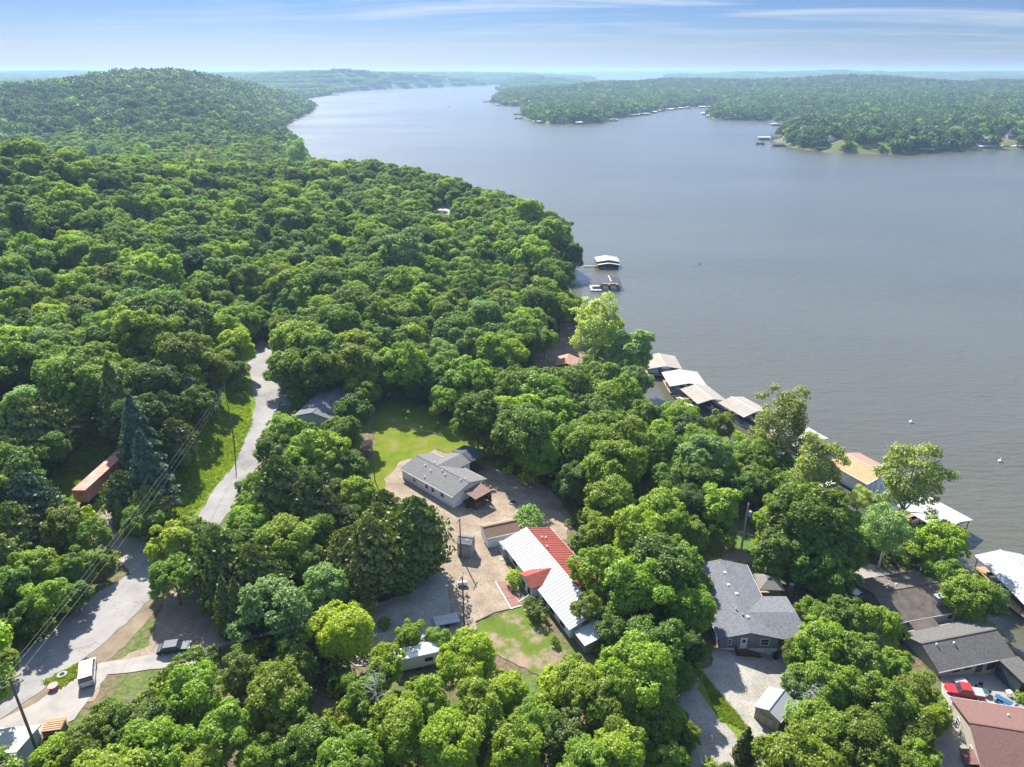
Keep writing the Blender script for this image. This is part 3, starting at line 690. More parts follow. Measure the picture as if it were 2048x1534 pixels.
LANDM = [(890, 960, 'the white house'), (820, 880, 'the front lawn'), (1085, 1150, 'the red roofed house'), (995, 1045, 'the white shed'), (932, 1085, 'the small grey shed'), (1500, 1210, 'the grey house'), (1540, 1415, 'the beige shed'),
 (1538, 1160, 'the taupe gazebo'), (1490, 1050, 'the transformer pole'), (1820, 1190, 'the brown cabin'), (1905, 1290, 'the charcoal roofed cabin'), (1985, 1450, 'the rose roofed house'), (1720, 930, 'the orange boathouse'), (1485, 815, 'the last tan dock'),
 (1410, 790, 'the tan dock by the walkway'), (1370, 755, 'the pale blue dock'), (1325, 722, 'the farthest tan dock'), (1215, 568, 'the dark roofed dock'), (1215, 522, 'the white two tier dock'), (1135, 710, 'the brown hut'), (1090, 720, 'the sandy beach'),
 (530, 740, 'the bend of the paved road'), (470, 960, 'the middle of the paved road'), (240, 1230, 'the lower paved road'), (195, 955, 'the rusty trailer'), (430, 900, 'the grass verge'), (460, 820, 'the verge pole'), (640, 815, 'the dark roofed house'), (50, 1480, 'the metal garage'),
 (180, 1350, 'the white van'), (350, 1300, 'the dark blue car'), (835, 1320, 'the camper'), (925, 1210, 'the court utility pole'), (1040, 1280, 'the side lawn'), (1450, 1400, 'the grey house drive'), (1420, 945, 'the hidden grey cabin'), (1715, 1050, 'the green boathouse'),
 (1860, 1015, 'the dock behind the sycamore'), (2010, 1150, 'the large ribbed dock'), (885, 420, 'the far road bend'), (745, 930, 'the playset'), (800, 1230, 'the gravel drive'), (920, 520, 'the pale trailer home'), (1555, 950, 'the shore shed')]
ORD = ['nearest', 'second nearest', 'third nearest', 'fourth nearest', 'fifth nearest', 'sixth nearest', 'seventh nearest', 'eighth nearest', 'ninth nearest', 'tenth nearest', 'eleventh nearest', 'twelfth nearest']
SIZEW = lambda s: 'tall' if s > 1.12 else 'small' if s < .72 else 'medium'
KINDW = {'oak': 'broadleaf tree', 'syc': 'sycamore', 'cedar': 'bushy cedar', 'spire': 'pointed cedar'}
fam = {}
for p in single:
    u_, v_ = p[6], p[7]; a = min(LANDM, key=lambda q: math.hypot(q[0] - u_, (q[1] - v_) * 1.2)); dx, dy = u_ - a[0], (v_ - a[1]) * 1.2
    dr = 'left of' if dx < -abs(dy) else 'right of' if dx > abs(dy) else 'above' if dy < 0 else 'below'
    fam.setdefault((p[0], p[1], SIZEW(p[5]), dr, a[2]), []).append((math.hypot(dx, dy), id(p)))
LAB = {}
for (kd, tn_, sz, dr, lm), L_ in fam.items():
    L_.sort()
    for k, (_, i_) in enumerate(L_):
        pre = '%s %s %s' % (sz, TONEW[tn_], KINDW[kd])
        if len(L_) == 1: LAB[i_] = '%s %s %s' % (pre, dr, lm)
        elif k < 12: LAB[i_] = '%s, %s of its like %s %s' % (pre, ORD[k], dr, lm)
        else: LAB[i_] = '%s, far %s %s' % (pre, dr, lm)
for p in single:
    kind, tone, x, y, z, s, u_, v_, rp, pi = p
    nm, cat = NAMES[kind]; pr = PROTO[kind][pi]
    lab = ' '.join(LAB[id(p)].split()[:16]); grp = lab if ', far ' in lab else KINDW[kind] + 's ' + region(u_, v_, x, y)
    o = root(nm, (x, y, z), random.uniform(0, 6.28), lab, cat, grp)
    f = .94 + .12 * random.random(); e_ = random.uniform(.92, 1.08); o.scale = (s * e_, s / e_, s * f)
    for part, me in (('trunk', pr['trunk']), ('crown', pr['crown'])):
        c = link(part, me, o)
        if part == 'crown' and me.materials[0] != LM[tone]:
            c.material_slots[0].link = 'OBJECT'; c.material_slots[0].material = LM[tone]
    p.append(o)
# label the trees one can single out
def relabel(u, v, text):
    b = min(placed, key=lambda p: math.hypot(p[6] - u, p[7] - v)); b[10]['label'] = text
    if 'group' in b[10]: del b[10]['group']
for q in ((955, 825, 'tall green tree with bare lower trunk behind the white house'), (1040, 870, 'dark green tree on the lawn edge, right of the bare trunked one'),
          (1560, 860, 'tallest thin sycamore in front of the white dock roof'), (1655, 950, 'airy sycamore partly hiding the orange dock roof'), (1815, 965, 'spreading sycamore right of the orange dock roof'),
          (1195, 640, 'pale sycamore at the shore just below the dark dock'), (280, 890, 'blue-grey spire cedar leaning over the rusty trailer'), (650, 1180, 'bright silvery green round tree among the dark cedars'),
          (800, 500, 'large pale feathery tree in the middle of the far wood'), (1015, 715, 'small bright yellow tree left of the brown hut'), (1225, 935, 'big yellow-green tree above the oak clump'),
          (565, 560, 'yellow-green tree standing out at the head of the road'), (870, 765, 'bright green tree at the head of the lawn'), (835, 1075, 'wide olive cedar casting shade on the gravel court'),
          (715, 835, 'dense dark green tree at the left edge of the lawn'), (1265, 715, 'tall pale green tree in front of the first tan dock'), (10, 1320, 'yellow-green branch end beside the corner utility pole'),
          (1490, 1500, 'small young cedar in the gravel drive of the grey house')): relabel(*q)

# the rest of the near wood as one mass per kind
def pack(L, kinds, protos_map, name):
    P, s_, r_, ix = [], [], [], []; protos = []; base = {}
    for k in protos_map: base[k] = len(protos); protos += protos_map[k]
    for p in L:
        if p[8] * 0 + p[3] > 1e9: continue
        key = kinds(p)
        P.append((p[2], p[3], p[4])); s_.append(p[5]); r_.append(random.uniform(0, 6.28)); ix.append(base[key] + random.randrange(len(protos_map[key])))
    return scatter(name, P, s_, r_, ix, protos)
oaks = [p for p in rest if p[0] == 'oak']; ceds = [p for p in rest if p[0] != 'oak']
pm = {t: joined('oak', LM[t]) for t in ('mid', 'dark', 'yellow', 'pale')}
pack(oaks, lambda p: p[1], pm, 'wood_of_broadleaf_trees')['label'] = 'dense green broadleaf wood covering the hillside and point'
pc_ = {t: joined('cedar', LM[t]) + joined('spire', LM[t]) for t in ('cedar', 'blue')}
pack(ceds, lambda p: p[1], pc_, 'wood_of_cedar_trees')['label'] = 'dark cedars mixed through the hillside wood'

# undergrowth along the wood and banks
m = 5200
sx_ = RNG.uniform(-230, 140, m * 3); sy_ = RNG.uniform(55, 420, m * 3)
ok = np.abs(sx_) / (sy_ + 20) < .8; sx_, sy_ = sx_[ok][:m], sy_[ok][:m]
sz_ = height(sx_, sy_); uu, vv, dd = project(np.stack([sx_, sy_, sz_ + 1], 1))
bad = (sz_ < .4) | blocked(np.stack([sx_, sy_, sz_ + 1.0], 1), np.full(len(sx_), 1.6))
sx_, sy_, sz_ = sx_[~bad], sy_[~bad], sz_[~bad]
prs = [p['crown'] for p in PROTO['shrub']]
extra = []
for p in prs:
    for t in ('dark', 'yellow'):
        q = p.copy(); q.materials.clear(); q.materials.append(LM[t]); extra.append(q)
scatter('undergrowth', np.stack([sx_, sy_, sz_ - .15], 1), RNG.uniform(.5, 1.5, len(sx_)), RNG.uniform(0, 6.28, len(sx_)), RNG.integers(0, 9, len(sx_)), prs + extra)['label'] = 'low green undergrowth between the trees'

# far woods
def wood(name, rmin, rmax, cell, protos, weights, az0=-.86, az1=.86, smin=.55, smax=1.45, shore=1.5, maxn=10**9):
    P = []
    y = rmin * .7
    gx, gy = np.meshgrid(np.arange(-rmax * .75, rmax * .75, cell), np.arange(rmin * .75, rmax, cell))
    gx = gx.ravel() + RNG.uniform(-.45, .45, gx.size) * cell; gy = gy.ravel() + RNG.uniform(-.45, .45, gy.size) * cell
    rr = np.hypot(gx, gy); ok = (rr > rmin) & (rr < rmax) & (np.abs(gx) / gy < .80) 
    if rmin < 1000: ok = (rr < rmax) & (np.abs(gx) / gy < .80) & (gy > 780 - 0*gx)
    gx, gy = gx[ok], gy[ok]; z = height(gx, gy)
    d = segdist(gx, gy, LAKE)
    ok = (z > .6) & (d > shore); gx, gy, z = gx[ok], gy[ok], z[ok]
    u, v, dd = project(np.stack([gx, gy, z], 1))
    for poly in FARCLEAR:
        b = pip(u, v, poly) & (RNG.random(len(u)) < .8); gx, gy, z, u, v = gx[~b], gy[~b], z[~b], u[~b], v[~b]
    for hx, hy in FARH:
        q = hx * hx + hy * hy; f = (gx * hx + gy * hy) / q; off = np.abs(gx * hy - gy * hx) / q ** .5
        b = (off < 11) & (f < 1 + 9 / q ** .5) & (f > 1 - 48 / q ** .5); gx, gy, z = gx[~b], gy[~b], z[~b]
    w = np.cumsum(weights) / np.sum(weights); ix = np.searchsorted(w, RNG.random(len(gx)))
    return scatter(name, np.stack([gx, gy, z - .5 - RNG.uniform(0, 2.5, len(gx)) * (cell < 20)], 1), smin + (smax - smin) * RNG.random(len(gx)) ** 1.4, RNG.uniform(0, 6.28, len(gx)), ix, protos)
FARCLEAR = [[(1685,290),(1740,282),(1790,284),(1800,300),(1750,304)], [(1940,264),(1985,264),(1985,278),(1945,278)], [(1660,248),(1720,244),(1740,250),(1690,256)], [(225,338),(350,338),(350,346),(225,346)],
            [(1545,266),(1580,262),(1592,290),(1545,282)],[(1955,275),(2030,278),(2030,292),(1950,290)],[(1605,240),(1640,238),(1640,252),(1605,252)]]
FARH = []
for u_, v_ in ((1540, 283), (1606, 262), (1855, 262), (1893, 266), (1828, 282), (1968, 285), (1668, 281), (2015, 278), (252, 341), (1056, 207), (1730, 297)):
    x, y, k = ray(u_, v_); t = np.geomspace(300, 9000, 3000); g = height(x * t, y * t); i = int(np.argmax(CH + k * t <= g)); FARH.append((x * t[i], y * t[i]))
wood('wood_across_the_bay', 780, 1500, 8.0, FARP['far'] + FART, [3, 3, 3, 3, 3, 1.2, 1.2, 2, 1, 1])['label'] = 'hazy green wood on the hill across the cove and the far shore'
wood('wood_on_the_hills', 1500, 3400, 9.0, FARP['vfar'] + FARV, [3, 3, 3, 3, 3, 1.5, 1.5])['label'] = 'hazy green wood on the farther hills around the lake'
wood('wood_on_the_ridges', 3400, 9500, 78, FARP['patch'], [1, 1, 1], shore=18, smin=.9, smax=1.15)['label'] = 'blue hazed wood on the distant ridges'
# ------------------------------------------------------------------ surfaces on the ground
def cracks(n, l, c):
    t = n.new('ShaderNodeTexCoord'); v = n.new('ShaderNodeTexVoronoi'); v.feature = 'DISTANCE_TO_EDGE'; v.inputs['Scale'].default_value = .16
    nz = n.new('ShaderNodeTexNoise'); nz.inputs['Scale'].default_value = .8; l.new(t.outputs['Object'], nz.inputs['Vector'])
    w_ = n.new('ShaderNodeVectorMath'); w_.operation = 'MULTIPLY_ADD'; l.new(nz.outputs['Color'], w_.inputs[0]); w_.inputs[1].default_value = (2.5, 2.5, 0); l.new(t.outputs['Object'], w_.inputs[2]); l.new(w_.outputs[0], v.inputs['Vector'])
    q = ramp(n, l, v.outputs['Distance'], [(0, (.35, .33, .3)), (.012, (1, 1, 1))])
    c = mixc(n, l, .5, c, q, 'MULTIPLY')
    p = tex_noise(n, l, .05, 5, .7); q2 = ramp(n, l, p, [(.38, (.72, .71, .70)), (.5, (1, 1, 1)), (.62, (1, 1, 1)), (.72, (1.12, 1.08, 1.0))]); c = mixc(n, l, .9, c, q2, 'MULTIPLY')
    return speck((.85, .85, .85), (1.05, 1.05, 1.05), .6, 40)(n, l, c)
def speck(a, b, amt=.35, sc=22):
    def f(n, l, c):
        v = n.new('ShaderNodeTexVoronoi'); v.inputs['Scale'].default_value = sc / 10
        t = n.new('ShaderNodeTexCoord'); l.new(t.outputs['Object'], v.inputs['Vector'])
        q = ramp(n, l, v.outputs['Distance'], [(0, a), (.55, b)])
        return mixc(n, l, amt, c, q, 'MULTIPLY')
    return f
M_gravel = surf('tan_gravel', [(.25, (.18, .138, .098)), (.5, (.26, .208, .152)), (.75, (.35, .29, .22))], .35, .95, .5, 5, 10, extra=speck((.45, .4, .36), (1.2, 1.15, 1.1), .8, 34))
M_pale = surf('pale_gravel', [(.25, (.22, .20, .175)), (.5, (.31, .285, .25)), (.75, (.39, .365, .33))], .3, .95, .5, 5, 10, extra=speck((.55, .52, .5), (1.15, 1.15, 1.1), .7, 30))
M_road = surf('worn_road', [(.25, (.22, .21, .195)), (.5, (.28, .265, .25)), (.8, (.34, .325, .305))], .22, .92, .25, 9, 12, extra=cracks)
M_lawn = surf('lawn_grass', [(.22, (.075, .115, .010)), (.40, (.115, .16, .014)), (.53, (.145, .18, .020)), (.64, (.20, .185, .045)), (.8, (.29, .23, .11))], .2, .95, .8, 4, 12, spec=.03, extra=speck((.7, .75, .6), (1.15, 1.15, 1.1), .7, 60))
M_verge = surf('rough_verge_grass', [(.25, (.085, .135, .018)), (.45, (.125, .185, .022)), (.6, (.18, .215, .04)), (.8, (.29, .24, .12))], .16, .97, 1, 2.5, 14, spec=.03, extra=speck((.5, .55, .4), (1.2, 1.2, 1.1), .8, 18))
M_patchy = surf('patchy_grass', [(.28, (.075, .115, .018)), (.52, (.12, .16, .03)), (.60, (.24, .19, .125)), (.75, (.34, .25, .19))], .28, .97, .6, 4, 10, spec=.03, extra=speck((.7, .7, .6), (1.15, 1.15, 1.1), .6, 40))
M_dirt = surf('brown_dirt', [(.25, (.14, .10, .062)), (.5, (.22, .165, .11)), (.75, (.31, .245, .175))], .3, .97, .7, 3, 10)
M_conc = surf('weathered_concrete', [(.25, (.25, .225, .20)), (.5, (.33, .30, .27)), (.8, (.39, .36, .33))], .4, .9, .2, 12, 8)
M_dark = surf('dark_asphalt', [(.25, (.10, .10, .10)), (.75, (.16, .155, .15))], .5, .9, .2, 12, 8)
sheet('gravel_shoulder', [(170, 1400), (215, 1330), (300, 1290), (330, 1200), (312, 1170), (430, 1180), (450, 1290), (360, 1330), (215, 1345), (190, 1400)], M_gravel, .05)
sheet('dirt_verge', [(-60, 1440), (90, 1335), (190, 1275), (330, 1150), (345, 1185), (215, 1325), (170, 1400), (0, 1475)], M_dirt, .04)
sheet('side_lane', [(225, 1010), (262, 1030), (250, 1065), (300, 1085), (330, 1130), (300, 1150), (262, 1145), (215, 1090), (190, 1050)], M_pale, .07)
sheet('paved_road', [(-80, 1400), (0, 1345), (90, 1275), (180, 1195), (262, 1148), (330, 1088), (395, 1035), (425, 985), (470, 930), (492, 870), (512, 815), (505, 770), (497, 730), (500, 700), (522, 668), (546, 660), (542, 700),
    (562, 765), (560, 805), (540, 860), (535, 930), (500, 985), (455, 1030), (400, 1090), (330, 1160), (300, 1200), (205, 1290), (130, 1350), (60, 1400), (-40, 1465)], M_road, .09, rough_edge=.2)
sheet('concrete_pad', [(-60, 1470), (75, 1405), (150, 1350), (205, 1325), (330, 1305), (420, 1300), (420, 1325), (215, 1350), (150, 1440), (60, 1480), (-60, 1500)], M_conc, .08, rough_edge=.1)
sheet('verge_grass', [(430, 800), (495, 740), (512, 770), (515, 830), (495, 870), (470, 930), (425, 985), (395, 1035), (330, 1040), (325, 960), (360, 900), (400, 850)], M_verge, .06)
sheet('trailer_grass', [(80, 1010), (80, 970), (160, 890), (190, 860), (240, 900), (250, 1010), (180, 1020), (130, 1010)], M_verge, .06)
sheet('front_lawn', [(735, 1000), (745, 900), (760, 800), (790, 775), (900, 820), (1010, 860), (1060, 920), (1040, 975), (960, 950), (880, 900), (800, 935), (780, 985)], M_lawn, .05, rough_edge=.7)
sheet('gravel_court', [(740, 1250), (830, 1140), (850, 1080), (760, 1080), (770, 960), (800, 925), (870, 900), (980, 935), (1100, 975), (1145, 1040), (1130, 1080), (1060, 1090), (1010, 1130), (1050, 1200), (1046, 1212), (950, 1245), (952, 1275), (905, 1300), (800, 1290)], M_gravel, .06)
sheet('gravel_drive', [(560, 1300), (690, 1235), (790, 1195), (860, 1135), (895, 1150), (900, 1230), (880, 1300), (800, 1340), (700, 1330)], M_pale, .10)
sheet('side_lawn', [(948, 1247), (1042, 1214), (1080, 1240), (1125, 1285), (1145, 1330), (1080, 1350), (1035, 1330), (975, 1300), (950, 1275)], M_patchy, .09)
sheet('grey_house_drive', [(1330, 1390), (1420, 1330), (1430, 1300), (1580, 1300), (1640, 1330), (1600, 1410), (1580, 1470), (1540, 1534), (1480, 1640), (1360, 1640), (1380, 1490), (1375, 1430)], M_pale, .06)
sheet('dry_grass_strip', [(1395, 1330), (1425, 1380), (1460, 1420), (1500, 1460), (1480, 1480), (1440, 1440), (1400, 1390)], M_verge, .09)
sheet('dirt_path', [(1290, 985), (1330, 990), (1400, 1060), (1500, 1110), (1530, 1130), (1440, 1120), (1400, 1115), (1340, 1050)], M_dirt, .06)
sheet('sandy_beach', [(1050, 745), (1070, 712), (1118, 690), (1118, 650), (1160, 640), (1185, 690), (1160, 730), (1100, 750)], M_dirt, .06)
sheet('lane_by_the_belt', [(560, 790), (690, 770), (800, 780), (900, 790), (900, 805), (800, 797), (690, 790), (560, 812)], M_road, .08)
sheet('yard_paving', [(1880, 1350), (1910, 1330), (1995, 1312), (2100, 1380), (2150, 1500), (2000, 1600), (1880, 1600), (1870, 1480), (1890, 1420)], M_conc, .07)
sheet('patio_paving', [(1690, 1140), (1780, 1125), (1800, 1148), (1760, 1185), (1700, 1175)], M_conc, .07)
sheet('far_road_bend', [(868, 408), (902, 408), (905, 440), (880, 440)], M_conc, .25)
def GPF(u, v):
    x, y, k = ray(u, v); t = np.geomspace(300, 9000, 3000); g = height(x * t, y * t); z = CH + k * t
    i = int(np.argmax(z <= g)); return Vector((x * t[i], y * t[i], g[i]))
for k_, poly in enumerate([[(1685, 288), (1740, 281), (1795, 286), (1808, 300), (1750, 303)], [(1940, 262), (1990, 262), (1990, 277), (1945, 277)], [(1662, 248), (1722, 243), (1740, 250), (1690, 256)], [(228, 340), (400, 341), (400, 347), (228, 347)]]):
    sheet('shore_lawn' if k_ < 3 else 'cove_road', None, M_lawn if k_ < 3 else M_conc, .5, 9, .8, [GPF(*q) for q in poly])

# ------------------------------------------------------------------ building materials
M_shA = surf('grey_shingles', [(.3, (.125, .12, .115)), (.7, (.19, .185, .175))], 2.2, .95, .5, 12, 10, extra=speck((.75, .75, .75), (1.1, 1.1, 1.1), .7, 60))
M_shC = surf('blue_grey_shingles', [(.3, (.095, .10, .11)), (.5, (.135, .14, .15)), (.7, (.185, .19, .20))], 2.6, .95, .5, 12, 10, stretch=(1, 1, 1), extra=speck((.6, .6, .62), (1.15, 1.15, 1.15), .8, 70))
M_shT = surf('tan_brown_shingles', [(.3, (.20, .12, .075)), (.7, (.27, .17, .11))], 3, .95, .4, 12)
M_shB = surf('dark_brown_shingles', [(.3, (.085, .07, .055)), (.55, (.15, .12, .095)), (.75, (.19, .155, .13))], .8, .95, .5, 10, 10)
M_shE = surf('charcoal_shingles', [(.3, (.09, .085, .08)), (.7, (.16, .15, .14))], 2.5, .95, .5, 12, 10, extra=speck((.65, .65, .65), (1.1, 1.1, 1.1), .8, 60))
M_shF = surf('rose_brown_shingles', [(.3, (.15, .078, .066)), (.7, (.21, .115, .098))], 3, .9, .4, 14, 8)
M_white = paint('white_siding', (.86, .85, .83), .6, .3, .07, .8)
M_cream = paint('cream_stucco', (.46, .42, .35), .85, .2, .08, 1)
M_greys = paint('grey_siding', (.23, .22, .22), .7, .3, .06, 1)
M_lgrey = paint('light_grey_boards', (.42, .42, .42), .75, .3, .12, 2)
M_beige = paint('beige_boards', (.42, .36, .26), .75, .3, .08, 1)
M_trim = paint('white_trim', (.85, .85, .84), .5, .4, .04)
M_wmetal = surf('white_roof_metal', [(.2, (.36, .345, .32)), (.4, (.46, .45, .43)), (.7, (.51, .505, .49))], .5, .75, .05, 6, spec=.12)
M_rmetal = surf('red_roof_metal', [(.3, (.23, .052, .038)), (.7, (.31, .075, .055))], .7, .75, .05, 6, spec=.15)
M_tan = surf('tan_dock_roof', [(.3, (.34, .30, .25)), (.7, (.43, .385, .325))], .7, .8, .05, 6, spec=.12)
M_bluew = surf('pale_blue_dock_roof', [(.3, (.40, .44, .48)), (.7, (.50, .54, .58))], .7, .75, .05, 6, spec=.15)
M_dgrey = surf('dark_grey_roof_metal', [(.3, (.055, .065, .08)), (.7, (.10, .115, .13))], .9, .8, .05, 6, spec=.1)
M_orange = surf('orange_roof_boards', [(.3, (.46, .23, .11)), (.7, (.60, .33, .17))], .8, .8, .3, 6)
M_pinkr = surf('pink_brown_roof', [(.3, (.34, .17, .125)), (.7, (.46, .25, .18))], .8, .8, .3, 6)
M_green = surf('dark_green_roof', [(.3, (.012, .06, .055)), (.7, (.03, .11, .10))], .8, .5, .1, 6)
M_wood = surf('deck_wood', [(.3, (.36, .23, .12)), (.7, (.50, .35, .20))], 1.2, .85, .3, 12, stretch=(1, 6, 1))
M_woodd = surf('dark_stained_wood', [(.3, (.09, .045, .025)), (.7, (.17, .09, .05))], 2, .8, .3, 12)
M_woodp = surf('grey_pole_wood', [(.3, (.12, .10, .08)), (.7, (.24, .20, .165))], 2, .9, .4, 12, stretch=(1, 1, .2))
M_woodl = surf('pale_pole_wood', [(.3, (.28, .24, .19)), (.7, (.42, .37, .30))], 2, .9, .4, 12, stretch=(1, 1, .2))
M_awn = surf('brown_awning', [(.3, (.16, .09, .07)), (.7, (.25, .15, .12))], .9, .85)
M_taupe = paint('taupe_canopy', (.21, .19, .16), .9, .1, .1)
M_black = paint('black_rubber', (.02, .02, .022), .7, .3)
M_dmetal = paint('dark_steel', (.05, .055, .06), .5, .5)
M_steel = paint('galvanised_steel', (.36, .37, .38), .65, .3, .08, 2, .2)
M_brick = surf('red_brick_paving', [(.3, (.22, .10, .075)), (.7, (.33, .17, .13))], 4, .9, .4, 20)
M_stone = surf('field_stone', [(.3, (.22, .18, .14)), (.7, (.42, .36, .30))], 2, .95, .5, 6)
M_rust = surf('rusty_red_steel', [(.25, (.34, .11, .07)), (.45, (.60, .24, .17)), (.6, (.72, .34, .26)), (.8, (.80, .45, .36))], .5, .75, .3, 5, 12)
M_redp = paint('red_car_paint', (.55, .015, .012), .25, .6, .03)
M_whitep = paint('white_car_paint', (.78, .79, .80), .25, .6, .03)
M_bluep = paint('dark_blue_car_paint', (.03, .045, .075), .6, .3, .05)
M_silv = paint('silver_car_paint', (.36, .37, .39), .3, .6, .05, 1, .4)
M_fwhite = paint('bright_white_roof', (.80, .80, .79), .7, .15, .05)
M_wire = paint('weathered_cable', (.30, .31, .32), .6, .3)
M_bluepl = paint('blue_plastic', (.02, .12, .24), .4, .5)
M_pink = paint('faded_pink_plastic', (.55, .22, .22), .6, .3)
M_teal = paint('dark_teal_canvas', (.03, .06, .08), .7, .3)
def glass_mat():
    m, n, l, o = new_mat('window_glass'); b = n.new('ShaderNodeBsdfPrincipled'); b.inputs['Base Color'].default_value = (.025, .03, .035, 1); b.inputs['Roughness'].default_value = .06; b.inputs['Specular IOR Level'].default_value = .7
    l.new(b.outputs[0], o.inputs[0]); return m
M_glass = glass_mat()

# ------------------------------------------------------------------ houses
def window(rt, side, L, Wd, s, z, w, h, frame=None, name='window'):
    fr = MB(); pn = MB(); t = .07; f_ = frame or M_trim
    def put(mb, a0, a1, d0, d1, z0, z1):
        if side == 'y0': mb.box(a0, a1, -d1, -d0, z0, z1)
        elif side == 'y1': mb.box(a0, a1, Wd + d0, Wd + d1, z0, z1)
        elif side == 'x0': mb.box(-d1, -d0, a0, a1, z0, z1)
        else: mb.box(L + d0, L + d1, a0, a1, z0, z1)
    a0, a1 = s - w / 2, s + w / 2
    put(fr, a0 - t, a0, .0, .07, z - t, z + h + t); put(fr, a1, a1 + t, .0, .07, z - t, z + h + t)
    put(fr, a0, a1, .0, .07, z - t, z); put(fr, a0, a1, .0, .07, z + h, z + h + t); put(fr, a0, a1, .0, .05, z + h * .5 - .02, z + h * .5 + .02)
    put(pn, a0, a1, .005, .03, z, z + h)
    f = fr.build(name, f_, rt); pn.build('pane', M_glass, f); return f
def door(rt, side, L, Wd, s, z, mat, w=.95, h=2.05, glass=True):
    d = MB(); g = MB(); k = MB()
    def put(mb, a0, a1, d0, d1, z0, z1):
        if side == 'y0': mb.box(a0, a1, -d1, -d0, z0, z1)
        elif side == 'y1': mb.box(a0, a1, Wd + d0, Wd + d1, z0, z1)
        elif side == 'x0': mb.box(-d1, -d0, a0, a1, z0, z1)
        else: mb.box(L + d0, L + d1, a0, a1, z0, z1)
    put(d, s - w/2, s + w/2, 0, .06, z, z + h); put(d, s - w/2 - .08, s - w/2, 0, .1, z, z + h + .08); put(d, s + w/2, s + w/2 + .08, 0, .1, z, z + h + .08); put(d, s - w/2, s + w/2, 0, .1, z + h, z + h + .08)
    o = d.build('door', mat, rt)
    if glass: put(g, s - .28, s + .28, .062, .075, z + 1.15, z + 1.8); g.build('pane', M_glass, o)
    put(k, s + w/2 - .14, s + w/2 - .06, .06, .14, z + 1.0, z + 1.08); k.build('handle', M_steel, o); return o
def roof_slab(mb, x0, x1, ya, za, yb, zb, th=.16, mi=0):
    """sloped slab between (ya, za) and (yb, zb) running x0..x1"""
    mb.hexa([(x0, ya, za - th), (x1, ya, za - th), (x1, yb, zb - th), (x0, yb, zb - th), (x0, ya, za), (x1, ya, za), (x1, yb, zb), (x0, yb, zb)], mi)
def house(name, label, cat, corner, ang, L, Wd, wh, rise, wall, roofm, oh=.4, roof_back=None, ribs=0, group=None, base=None, skirt=None, z=None, asym=.5, trim=M_trim, solid=True):
    cx, cy = corner; a = R(ang)
    zs = [G(cx + math.cos(a) * p * L - math.sin(a) * q * Wd, cy + math.sin(a) * p * L + math.cos(a) * q * Wd) for p in (0, 1) for q in (0, 1)]
    z = max(zs) * .5 + min(zs) * .5 if z is None else z
    rt = root(name, (cx, cy, z), a, label, cat, group)
    rt['_dims'] = (L, Wd, wh); del rt['_dims']
    yr = Wd * asym
    if solid:
        w = MB(); b0 = min(zs) - z - .5
        V = [(0, 0, b0), (L, 0, b0), (L, Wd, b0), (0, Wd, b0), (0, 0, wh), (L, 0, wh), (L, Wd, wh), (0, Wd, wh), (0, yr, wh + rise), (L, yr, wh + rise)]
        w.add(V, [(0, 1, 5, 4), (2, 3, 7, 6), (1, 2, 6, 9, 5), (3, 0, 4, 8, 7), (4, 5, 9, 8), (7, 8, 9, 6), (0, 3, 2, 1)])
        w.build('wall', wall, rt)
        if skirt:
            s = MB(); d = .03; s.box(-d, L + d, -d, 0, b0, .75); s.box(-d, L + d, Wd, Wd + d, b0, .75); s.box(-d, 0, 0, Wd, b0, .75); s.box(L, L + d, 0, Wd, b0, .75); s.build('skirting', skirt, rt)
    sl = rise / yr; sl2 = rise / (Wd - yr); zt = wh + rise + .19
    r = MB(); roof_slab(r, -oh, L + oh, -oh, zt - sl * (yr + oh), yr, zt); roof_slab(r, -oh, L + oh, Wd + oh, zt - sl2 * (Wd - yr + oh), yr, zt, mi=1)
    ro = r.build('roof', [roofm, roof_back or roofm], rt)
    rc = MB(); rc.box(-oh - .02, L + oh + .02, yr - .14, yr + .14, zt + .003, zt + .05); rc.build('ridge_cap', roofm, ro)
    fb = MB()
    for yy, zz, s_ in ((-oh, zt - sl * (yr + oh), 1), (Wd + oh, zt - sl2 * (Wd - yr + oh), -1)):
        fb.box(-oh, L + oh, yy - (.05 if s_ > 0 else -.002), yy + (-.002 if s_ > 0 else .05), zz - .22, zz - .01)
    fb.build('fascia', trim, ro)
    if ribs:
        rb = MB(); x = -oh + ribs * .5
        while x < L + oh:
            roof_slab(rb, x - .025, x + .025, -oh, zt - sl * (yr + oh) + .045, yr, zt + .045, .04, 0)
            roof_slab(rb, x - .025, x + .025, Wd + oh, zt - sl2 * (Wd - yr + oh) + .045, yr, zt + .045, .04, 1); x += ribs
        tag(rb.build('seam', [roofm, roof_back or roofm], ro), kind='stuff')
    return rt, ro, zt, sl
def vent(ro, x, y, z, mat=None, r=.11, h=.35, box=False):
    m = MB()
    if box: m.box(x - .22, x + .22, y - .22, y + .22, z - .15, z + .18)
    else: m.tube((x, y, z - .2), (x, y, z + h), r, r, 8); m.tube((x, y, z + h), (x, y, z + h + .08), r * 1.6, r * .8, 8)
    m.build('roof_vent', mat or M_trim, ro)
def posts(rt, L, z1, mat, r=.07, z0=-.5, name='post'):
    for x, y in L: MB().box(x - r, x + r, y - r, y + r, z0, z1).build(name, mat, rt)

